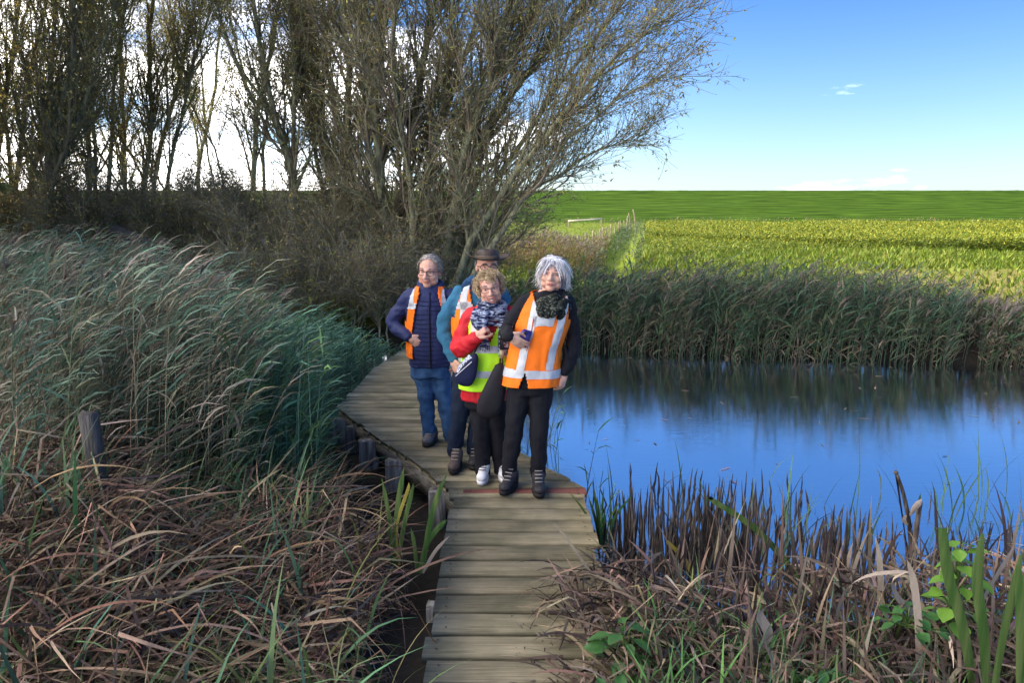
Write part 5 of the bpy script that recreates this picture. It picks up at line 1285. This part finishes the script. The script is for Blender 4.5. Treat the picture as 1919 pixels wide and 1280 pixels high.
vest(TE, pe, hiviz, zhem2, zz(903, 531, YE), .022, keepE, [lambda lx, fr, z: abs(abs(lx)-.112) < .026, lambda lx, fr, z: abs(z-bE) < .027, lambda lx, fr, z: abs(z-zhem2-.10) < .027], seed=7.7)
# hat: crown, brim, cord
g = G(); n = 40; V = []; prof = [(.0, .31, 0), (.14, .32, 0), (.25, .305, 0), (.33, .26, 0), (.365, .19, 0), (.375, .11, 0), (.38, .06, 0), (.395, 0.0, 0), (.42, -.02, 1), (.54, -.03, 1), (.66, -.01, 1), (.73, .02, 1), (.735, .005, 1), (.66, -.035, 1), (.42, -.04, 1)]
for r_, z_, br in prof:
    for j in range(n):
        a = j/n*2*PI; cx_, sy_ = math.cos(a), math.sin(a)
        wv = (.20*cx_*cx_-.05*sy_*sy_+.02*math.sin(3*a))*max(0, (r_-.38)/.40)**1.3
        dent = -.05*max(0, 1-abs(cx_)*2.2) if (r_ < .2) else 0
        V.append(tuple(HE.p(cx_*r_, .02+sy_*r_*(1.12), .285+z_+wv+dent)))
g.add(V, [[i*n+j, (i+1)*n+j, (i+1)*n+(j+1) % n, i*n+(j+1) % n] for i in range(len(prof)-1) for j in range(n)])
hat = g.build('hat', hatm, pe)
g = G(); a = np.linspace(0, 2*PI, 33)
for dz in (.03, .075): tubes(g, [np.array([HE.p(math.cos(q)*.39, .02+math.sin(q)*.39*1.12, .285+dz) for q in a])], [np.full(33, .0045)], 5)
g.build('hat_cord', cord_m, hat)
def maskE(x, y, z): return (z < .25) and (y > .05) and z > -.25
hair_shell(HE, pe, maskE, [(.2, .17, .15), (.28, .25, .22)], (.36, .43, .38), .14, 250, (.1, .2), (.015, .03), grav=1)
spectacles(HE, pe, glass_f, r=.115, thick=.016, y=-.375)
boot('boot', G0(848, 892), G0(848, 892)+Vector((.03, .28, 0)), P(851, 848, YE+.02), boot_b, pe, wid=.05)
boot('boot', G0(887, 884), G0(887, 884)+Vector((.01, .28, 0)), P(888, 843, YE+.06), boot_d, pe, wid=.05)

# ---- man in navy quilted jacket, left
YA = 6.22
pa_ = empty('person', (P(815, 810, YA).x, YA, 0), 'balding man in navy quilted jacket and open orange vest, hand on hip', 'person', 'walkers in hi-vis vests')
HA = Head(P(805, 508, YA-.03), .268, yaw=-.22, pitch=.10, roll=.05)
nba = P(806, 547, YA+.03)
ringsA = [ring(807, 684, YA, .175, .15, .14), ring(806, 655, YA, .182, .155, .14), ring(805, 615, YA, .182, .155, .13), ring(804, 575, YA, .195, .145, .13), ring(804, 552, YA, .198, .115, .115), ring(805, 542, YA, .15, .09, .095), ring(806, 534, YA, .085, .08, .085)]
s1, e1, w1_ = P(765, 556, YA), P(737, 603, YA+.03), P(767, 633, YA-.13)
s2, e2, w2_ = P(844, 556, YA), P(861, 615, YA+.02), P(853, 668, YA-.03)
h1, k1, a1 = P(792, 688, YA), P(800, 758, YA-.03), P(804, 822, YA)
h2, k2, a2 = P(824, 688, YA), P(834, 758, YA-.02), P(846, 822, YA+.02)
b = Blob(); add_head(b, HA, nba, 1.06, 1.1); b.loft(inner(ringsA, .82)); b.limb([s1, e1, w1_], [.048, .040, .03]); b.limb([s2, e2, w2_], [.048, .04, .03]); b.limb([h1, k1, a1], [.08, .056, .042]); b.limb([h2, k2, a2], [.08, .056, .042])
add_hand(b, w1_, (.62, -.05, -.45), (.3, .9, .1), 1.08, .35, side=-1); add_hand(b, w2_, (0, -.1, -1), (-.8, .3, 0), 1.05, .5, side=-1)
b.build('body', skin, pa_, .0058, 4, dec=.28)
face(HA, pa_, smile=.055, open_=.012, browc=glass_l)
jk = Blob(); jk.loft(ringsA); jk.limb([s1+Vector((.03, 0, 0)), e1, w1_+Vector((-.012, .01, .006))], [.076, .060, .046]); jk.limb([s2, e2, w2_], [.076, .06, .046])
for q in range(2): jk.limb([P(796, 541+q*5, YA-.06), P(787+q*2, 528+q*9, YA), P(806, 526+q*8, YA+.09), P(826-q*2, 530+q*8, YA), P(817, 541+q*5, YA-.06)], [.018, .024, .026, .024, .018])
jo = jk.build('jacket', navy, pa_, .009, 4, .018, 9)
# quilting seams and the zip
g = G(); TA = Torso(ringsA)
for i in range(15):
    z = zz(806, 676-i*8.2, YA); ang = np.linspace(PI*1.06, PI*1.94, 22)
    tubes(g, [np.array([TA.pt(a, z+.003*math.sin(a*6+i), .0035)[1] for a in ang])], [np.full(22, .0032)], 4)
g.build('quilt_seam', cloth('navy_seam', (.015, .02, .06)), jo)
g = G(); zl = np.linspace(zz(806, 683, YA), zz(806, 546, YA), 14); tubes(g, [np.array([TA.pt(PI*1.52, z, .006)[1] for z in zl])], [np.full(14, .007)], 5); g.build('zip', black, jo)
tr = Blob(); tr.loft([ring(808, 705, YA, .16, .125, .13), ring(807, 680, YA, .165, .13, .13)]); tr.limb([h1, k1, a1], [.090, .066, .057]); tr.limb([h2, k2, a2], [.090, .066, .057]); tr.build('jeans', denim, pa_, .009, 4, .024, 8)
zt3, zarm3, zhem3 = zz(805, 545, YA), zz(805, 600, YA), zz(806, 668, YA)
bA = zz(805, 570, YA)
def keepA(lx, fr, z):
    if z > zarm3 and abs(lx) > .180-.05*max(0, (z-zarm3)/(zt3-zarm3))**1.5: return False
    if fr > 0 and abs(lx-.01) < .105+.04*min(1, max(0, (bA-z)/.22))-.03*max(0, (z-bA)/(zt3-bA)): return False
    if z < zz(805, 612, YA) and fr > 0 and lx > 0: return False
    return not (abs(lx) < .082 and z > zt3)
vest(TA, pa_, hiviz, zhem3, zz(805, 535.5, YA), .020, keepA, [lambda lx, fr, z: abs(abs(lx)-.135) < .022 and z > bA, lambda lx, fr, z: abs(z-bA) < .026], seed=9.1)
AH = [(.26, .23, .20), (.34, .31, .28), (.20, .175, .155), (.42, .39, .36)]
def maskA(x, y, z):
    if z > .30: return y > -.22 and abs(x) < .40
    return (y > .0 or (abs(x) > .27 and y > -.16 and z > .0)) and z > -.22
hair_shell(HA, pa_, maskA, AH, (.362, .43, .392), .14, 900, (.10, .22), (.014, .026), comb=lambda x, y, z: (.4*np.sign(x)*(abs(x) > .1)+.1, .5, -.5), grav=.7, lift=.06)
spectacles(HA, pa_, glass_f, r=.105, thick=.009, y=-.385)
boot('shoe', G0(797, 841), G0(797, 841)+Vector((.06, .27, 0)), P(803, 818, YA+.04), boot_g, pa_, low=True, wid=.05)
boot('shoe', G0(863, 839), G0(863, 839)+Vector((-.09, .25, 0)), P(846, 818, YA+.05), boot_g, pa_, low=True, wid=.05)
# ------------------------------------------------------------------ broken cattail stems in the shallows (each one its own thing)
stemm = mat('dark_dead_stem', (.042, .034, .030), .85, .35, 9, (6, 6, .8), bump=.4, spec=.15, objvar=.5, color2=(.115, .092, .076))
stubs = []
for v in range(8):
    g = G(); K = 7; h = 1.0; lean = R.normal(0, .05, 2)
    z = np.linspace(0, h, K); pts = np.stack([lean[0]*z**1.5+R.normal(0, .004, K), lean[1]*z**1.5+R.normal(0, .004, K), z], 1)
    tubes(g, [pts], [np.array([.011, .0125, .012, .011, .009, .007, .0015])*(1 if v % 3 else 1.25)], 6)
    for q in range(2):          # a sheath leaf clasping the stem, torn off above
        a0 = R.uniform(-PI, PI); p = pts[[0, 1, 2, 3, 4]]+np.array([math.cos(a0), math.sin(a0), 0])*np.linspace(.012, .022+.03*q, 5)[:, None]
        p[:, 2] *= R.uniform(.7, 1.1); ribbons(g, p[None], np.array([.022]), np.array([[math.cos(a0+PI/2), math.sin(a0+PI/2), 0]]), np.array([[1, 1, 1.]]), prof=np.array([1, .95, .8, .55, .1]))
    stubs.append(g.mesh('dead_cattail', stemm))
ns = 0
while ns < 290:
    u = random.uniform(1090, 1930) if random.random() > .28 else random.gauss(1380, 130)
    if u < 1095 or u > 1960: continue
    Yv = random.uniform(4.35, 5.5) if random.random() < .85 else random.uniform(5.3, 6.4)
    x = (u-959.5)/F_PX*Yv/.94
    if x < .62: continue
    top = np.interp(u, [1090, 1150, 1250, 1330, 1420, 1470, 1560, 1700, 1920], [905, 930, 915, 905, 915, 950, 960, 985, 985])+random.uniform(-18, 95)
    if Yv > 5.5: top = np.interp(u, [1090, 1250, 1950], [880, 880, 940])+random.uniform(-15, 30)
    zt = P(u, top, Yv).z
    if zt < -.22: continue
    o = bpy.data.objects.new('dead_cattail', stubs[random.randrange(8)]); COL.objects.link(o)
    o.location = (x, Yv, -.62); o.scale = (random.uniform(.6, 1.1),)*2+(zt+.62,); o.rotation_euler = (random.gauss(0, .05), random.gauss(0, .06), random.uniform(0, 6.28))
    tag(o, 'dark broken cattail stem standing in the shallows of the near bank', 'cattail stem', 'broken cattail stems along the near water edge'); ns += 1
# two tall broken cattails
greenm = mat('iris_leaf', (.055, .125, .028), .5, .3, 5, (9, 9, .35), trans=.25, spec=.3, color2=(.11, .15, .045), bump=.15)
yel = mat('yellowing_leaf', (.33, .27, .05), .6, .3, 8, trans=.25)
pale = mat('pale_dead_leaf', (.42, .34, .26), .85, .3, 12, (1, 1, .4), bump=.4, trans=.05, color2=(.30, .235, .19))
limem = mat('bright_green_leaf', (.15, .30, .035), .5, .2, 9, trans=.35, spec=.35, color2=(.10, .22, .03), bump=.2)
docke = mat('broad_green_leaf', (.05, .15, .035), .5, .3, 9, trans=.3, spec=.4, color2=(.075, .19, .045), bump=.35)
def blade(name, pts, w, m, parent=None, tw0=0., tw1=0., fold=.0, K=12, prof=None):
    """a thick-ribbed sword leaf: two halves folded along the midrib"""
    c = smooth_poly(pts, K); t = np.gradient(c, axis=0); t = norm(t)
    s = np.linspace(0, 1, K); an = tw0+(tw1-tw0)*s
    sd_ = np.stack([np.cos(an), np.sin(an), 0*an], 1); sd_ = norm(sd_-(sd_*t).sum(1, keepdims=True)*t); nn = np.cross(t, sd_)
    p = np.clip((1-s)*3.0, .05, 1)*np.minimum(1, .75+s) if prof is None else np.interp(s, np.linspace(0, 1, len(prof)), prof)
    g = G(); V = np.stack([c-sd_*(w/2*p)[:, None]+nn*fold*w*p[:, None], c, c+sd_*(w/2*p)[:, None]+nn*fold*w*p[:, None]], 1)
    g.add(V, [[i*3+j, i*3+j+1, i*3+j+4, i*3+j+3] for i in range(K-1) for j in (0, 1)])
    o = g.build(name, m, parent)
    return o
def plant(name, at, label, cat, group=None): return empty(name, at, label, cat, group)
r = plant('broken_cattail', P(1700, 1080, 4.6), 'tallest broken cattail, a dark bent stalk rising over the pond', 'cattail')
g = G(); tubes(g, [smooth_poly([P(1712, 1110, 4.6), P(1706, 1000, 4.6), P(1694, 930, 4.6), P(1680, 888, 4.6)], 9)], [np.array([.017, .017, .016, .015, .014, .013, .012, .011, .010])], 7, cap=True)
v, f4, f3 = sph(P(1679, 886, 4.6), (.016, .016, .013)); n0 = g.n; g.add(v, f4); g.f[3].append(np.array(f3, np.int32)+n0); g.m[3].append(np.zeros(len(f3), np.int32))
g.build('stalk', stemm, r); blade('leaf', [P(1712, 1090, 4.58), P(1716, 1010, 4.56), P(1722, 950, 4.55), P(1725, 925, 4.55)], .03, greenm, r)
r = plant('broken_cattail', P(1712, 1080, 4.5), 'broken cattail with a torn pale sheath, beside the tallest stalk', 'cattail')
g = G(); tubes(g, [smooth_poly([P(1706, 1110, 4.5), P(1714, 1020, 4.5), P(1722, 960, 4.5), P(1727, 940, 4.5)], 8)], [np.array([.020, .020, .019, .018, .016, .014, .012, .006])], 7); g.build('stalk', stemm, r)
blade('sheath', [P(1706, 968, 4.47), P(1714, 957, 4.45), P(1722, 945, 4.45), P(1727, 936, 4.47)], .045, pale, r, fold=.25, prof=[.2, 1, .9, .15])
blade('sheath', [P(1700, 985, 4.47), P(1694, 975, 4.44), P(1698, 966, 4.44)], .03, pale, r, prof=[.3, 1, .3])
# sword leaves at the right edge
for lab, Yv, u0, pts, w in (('broad green sword leaf with torn tip, in front of the bright climber', 2.75, 1800, [(1832, 1330), (1806, 1180), (1778, 1080), (1766, 990)], .044),
                            ('upright broad green sword leaf just right of the bright climbing plant', 2.6, 1850, [(1850, 1330), (1846, 1200), (1832, 1090), (1842, 1000)], .042),
                            ('long green sword leaf slanting up to the right edge of the view', 2.5, 1890, [(1858, 1330), (1880, 1200), (1900, 1110), (1914, 1040)], .032),
                            ('wide green sword leaf cut by the right edge of the view', 2.45, 1915, [(1912, 1340), (1914, 1220), (1913, 1120), (1908, 1060)], .036)):
    o = blade('sword_leaf', [P(u, v, Yv) for u, v in pts], w, greenm, fold=.10, tw0=.2, tw1=-.3, prof=[.8, 1, 1, .95, .7 if 'torn' in lab else .25])
    tag(o, lab, 'leaf', 'iris leaves at the right edge')
# iris fan left of the deck
r = plant('iris_plant', P(745, 1010, 4.0), 'yellow-green iris fan growing in the dark gap left of the near deck', 'iris')
for pts, w, m in (([(738, 1060), (744, 960), (752, 905), (757, 876)], .030, greenm), ([(744, 1060), (758, 980), (770, 930), (775, 905)], .026, greenm), ([(735, 1060), (730, 980), (722, 930), (715, 895)], .024, greenm), ([(748, 1060), (742, 990), (764, 920), (766, 905)], .020, yel)):
    blade('leaf', [P(u, v, 4.0) for u, v in pts], w, m, r, fold=.1)
r = plant('iris_plant', P(790, 1030, 3.9), 'iris with one dark blade leaning over the deck corner post', 'iris')
for pts, w, m in (([(790, 1075), (805, 985), (820, 930), (838, 888)], .032, greenm), ([(786, 1075), (800, 1020), (826, 985), (838, 975)], .030, greenm), ([(792, 1075), (815, 1035), (842, 1005)], .02, pale), ([(782, 1075), (776, 1020), (770, 990)], .022, greenm)):
    blade('leaf', [P(u, v, 3.9) for u, v in pts], w, m, r, fold=.1)
# green tuft right of the deck corner
r = plant('sedge_tuft', P(1130, 1010, 4.75), 'fresh green sedge tuft in the water beside the right deck edge', 'sedge')
for i in range(16):
    du = random.gauss(0, 16); hh = random.uniform(35, 120)
    blade('blade', [P(1128+du*.25, 1030, 4.75), P(1128+du*.6, 1025-hh*.55, 4.75+random.uniform(-.08, .08)), P(1128+du*1.5+4, 1022-hh, 4.75+random.uniform(-.15, .12))], random.uniform(.012, .022), greenm if i % 4 else docke, r, K=7)
# the leaning green stalks across the cattails
for pts, lab, w, m in (([(1500, 1085), (1420, 995), (1335, 938), (1336, 936)], 'long flattened green stalk slanting across the cattail stems', .04, greenm), ([(1310, 1120), (1290, 1060), (1255, 1020), (1248, 1015)], 'yellowish stalk leaning left among the cattail stems', .03, yel)):
    o = blade('leaning_stalk', [P(u, v, 4.35) for u, v in pts], w, m, prof=[1, 1, .8, .3]); tag(o, lab, 'plant stalk')
# bent pale leaf in front of the cattails
o = blade('folded_leaf', [P(1480, 1058, 3.9), P(1505, 1062, 3.86), P(1524, 1070, 3.85), P(1512, 1100, 3.84), P(1484, 1135, 3.86)], .052, pale, prof=[.5, 1, 1, .95, .5], tw0=.2, tw1=.5, K=16)
tag(o, 'broad pale dead leaf folded double in front of the cattails', 'dead leaf')
o = blade('folded_leaf', [P(1420, 1225, 3.0), P(1440, 1190, 3.0), P(1424, 1150, 3.0), P(1452, 1130, 2.98)], .05, pale, prof=[.6, 1, .9, .3], tw1=.8, K=14); tag(o, 'curled brown dead leaf standing in the right-hand litter', 'dead leaf')
o = blade('arching_leaf', [P(1560, 1215, 3.2), P(1578, 1120, 3.2), P(1620, 1082, 3.2), P(1690, 1072, 3.2), P(1720, 1080, 3.2)], .04, pale, tw0=.5, tw1=1.2, K=18); tag(o, 'long pale dead leaf arching over to the right bank litter', 'dead leaf')
o = blade('arching_leaf', [P(1740, 1170, 3.1), P(1690, 1130, 3.1), P(1672, 1090, 3.1), P(1700, 1072, 3.1)], .045, pale, tw0=.5, tw1=1.2, K=16); tag(o, 'cream curled dead leaf below the tallest cattail', 'dead leaf')
o = blade('straight_dead_leaf', [P(1722, 1290, 2.9), P(1722, 1180, 2.92), P(1712, 1090, 2.95), P(1700, 1050, 2.95)], .034, pale, K=12); tag(o, 'wide straight tan dead leaf below the two broken cattails', 'dead leaf')
o = blade('straight_dead_leaf', [P(1640, 1200, 3.3), P(1650, 1120, 3.3), P(1648, 1050, 3.3), P(1640, 1005, 3.3)], .03, pale, K=12); tag(o, 'upright tan dead leaf left of the broken cattails', 'dead leaf')
o = blade('slanting_dead_leaf', [P(1826, 1160, 3.0), P(1850, 1110, 3.0), P(1880, 1060, 3.0), P(1904, 1018, 3.0)], .034, pale, tw0=.6, tw1=.2, K=12); tag(o, 'dark-striped dead leaf slanting up right behind the sword leaves', 'dead leaf')
# leafy plants
def leafmesh(w, L, lobes=0, cup=.15, n=9):
    s = np.linspace(0, 1, n); hw = w*np.sin(PI*np.clip(s, .02, .985)**.75)
    if lobes: hw = hw*(.78+.26*np.abs(np.sin(s*PI*lobes)))
    V = []
    for a, b in zip(s, hw):
        dz = -cup*L*a*a
        V += [(-b, a*L, dz+cup*b*1.1), (-b*.5, a*L, dz+cup*b*.3), (0, a*L, dz-.02*L), (b*.5, a*L, dz+cup*b*.3), (b, a*L, dz+cup*b*1.1)]
    g = G(); g.add(V, [[i*5+j, i*5+j+1, i*5+j+6, i*5+j+5] for i in range(n-1) for j in range(4)]); return g
def leafy(name, at, label, cat, m, nleaf, spread, height, w, L, lobes=0, stem=True, seed=1):
    rr = random.Random(seed); r = empty(name, at, label, cat)
    mesh = leafmesh(w, L, lobes).mesh('leaf', m)
    for i in range(nleaf):
        f = (i+.5)/nleaf; z = height*(.15+.85*f); a = i*2.4+rr.uniform(-.4, .4); rad = spread*(1-.55*f)*rr.uniform(.5, 1.1)
        tip = Vector((at.x+math.cos(a)*rad, at.y+math.sin(a)*rad, at.z+z))
        if stem:
            g = G(); tubes(g, [smooth_poly([(at.x, at.y, at.z+z*.4), ((at.x+tip.x)/2, (at.y+tip.y)/2, at.z+z*.95), tip], 6)], [np.full(6, .0035)], 4); g.build('stem', greenm, r)
        o = bpy.data.objects.new('leaf', mesh); COL.objects.link(o)
        k_ = rr.uniform(.65, 1.15); o.matrix_world = Matrix.Translation(tip)@Matrix.Rotation(a-PI/2+rr.uniform(-.5, .5), 4, 'Z')@Matrix.Rotation(rr.uniform(-.5, .35), 4, 'X')@Matrix.Rotation(rr.uniform(-.4, .4), 4, 'Y')@Matrix.Scale(k_, 4)
        bpy.context.view_layer.update(); attach(o, r)
    return r
leafy('broad_leaved_plant', Vector((.50, 2.98, -.02)), 'broad-leaved green plant at the foot of the leaf heap beside the deck', 'plant', docke, 22, .14, .22, .036, .095, 3, seed=3)
leafy('broad_leaved_plant', Vector((.42, 2.66, -.02)), 'low green lobed plant at the bottom edge right of the deck', 'plant', docke, 24, .15, .12, .028, .075, 4, seed=4)
for i, (x, y) in enumerate(((1.02, 2.55), (1.28, 2.75), (.75, 2.50), (1.62, 2.62))):
    leafy('nettle', Vector((x, y, -.04)), ['small nettle-like plant low in the right litter', 'second nettle-like plant, nearer the folded leaf', 'nettle-like plant just right of the broad-leaved plants', 'nettle-like plant left of the upright tan leaf'][i], 'plant', docke, 16, .09, .2, .022, .07, 0, seed=10+i)
leafy('climbing_plant', P(1780, 1190, 3.05), 'bright yellow-green round-leaved climber between the sword leaves', 'plant', limem, 30, .10, .44, .040, .085, 0, seed=20)
leafy('creeping_plant', P(1700, 1180, 3.0), 'dull green creeping plant with small leaves below the tan leaves', 'plant', docke, 18, .14, .10, .026, .06, 0, seed=21)
# ------------------------------------------------------------------ field fence, rail gate, bleached poles
fw = mat('bleached_fence_wood', (.32, .25, .17), .9, .3, 4, (4, 4, 1), bump=.3)
r = empty('wire_fence', (6, 40, 0), 'post and wire fence running back along the ditch to the dike', 'fence')
pts = []
for i in range(11):
    Yv = 34*(100/34)**(i/10); x = 3.1+(Yv-26)*.178-1.45+random.uniform(-.1, .1); h = random.uniform(.7, .95)
    post(x, Yv, .07+.0004*Yv, .07, -.3, h, lean=(random.uniform(-.08, .08), 0), parent=r, m=fw); pts.append((x, Yv, h-.15))
for dz in (0, -.35):
    g = G(); tubes(g, [np.array([(a, b, c+dz) for a, b, c in pts])], [np.full(len(pts), .006)], 4); g.build('wire', mat('fence_wire', (.2, .19, .18), .6, .1, 3, metallic=.5), r)
r = empty('rail_barrier', (9.5, 98, 0), 'pale horizontal rail on two posts at the back of the left meadow', 'rail')
beam('rail', (7.2, 96, .72), (11.6, 96.5, 1.0), .16, .20, m=mat('pale_rail_wood', (.62, .54, .42), .8, .15, 4), parent=r)
for x in (7.3, 11.5): post(x, 96.2, .16, .16, -.3, .85, parent=r, m=fw)
for i, (u0, v0, u1, v1) in enumerate(((1192, 423, 1186, 392), (1181, 424, 1178, 399), (1174, 424, 1176, 404))):
    a = P(u0, v0, 98); b_ = P(u1, v1, 98); g = G(); tubes(g, [smooth_poly([a-Vector((0, 0, .6)), (a+b_)/2+Vector((.05, 0, 0)), b_], 6)], [np.array([.11, .10, .10, .09, .08, .06])], 6, cap=True)
    tag(g.build('bleached_pole', fw), ['tallest bleached pole leaning at the end of the field fence', 'grey pole just left of the tallest bleached pole', 'short pale pole at the left of the poles by the dike'][i], 'pole')
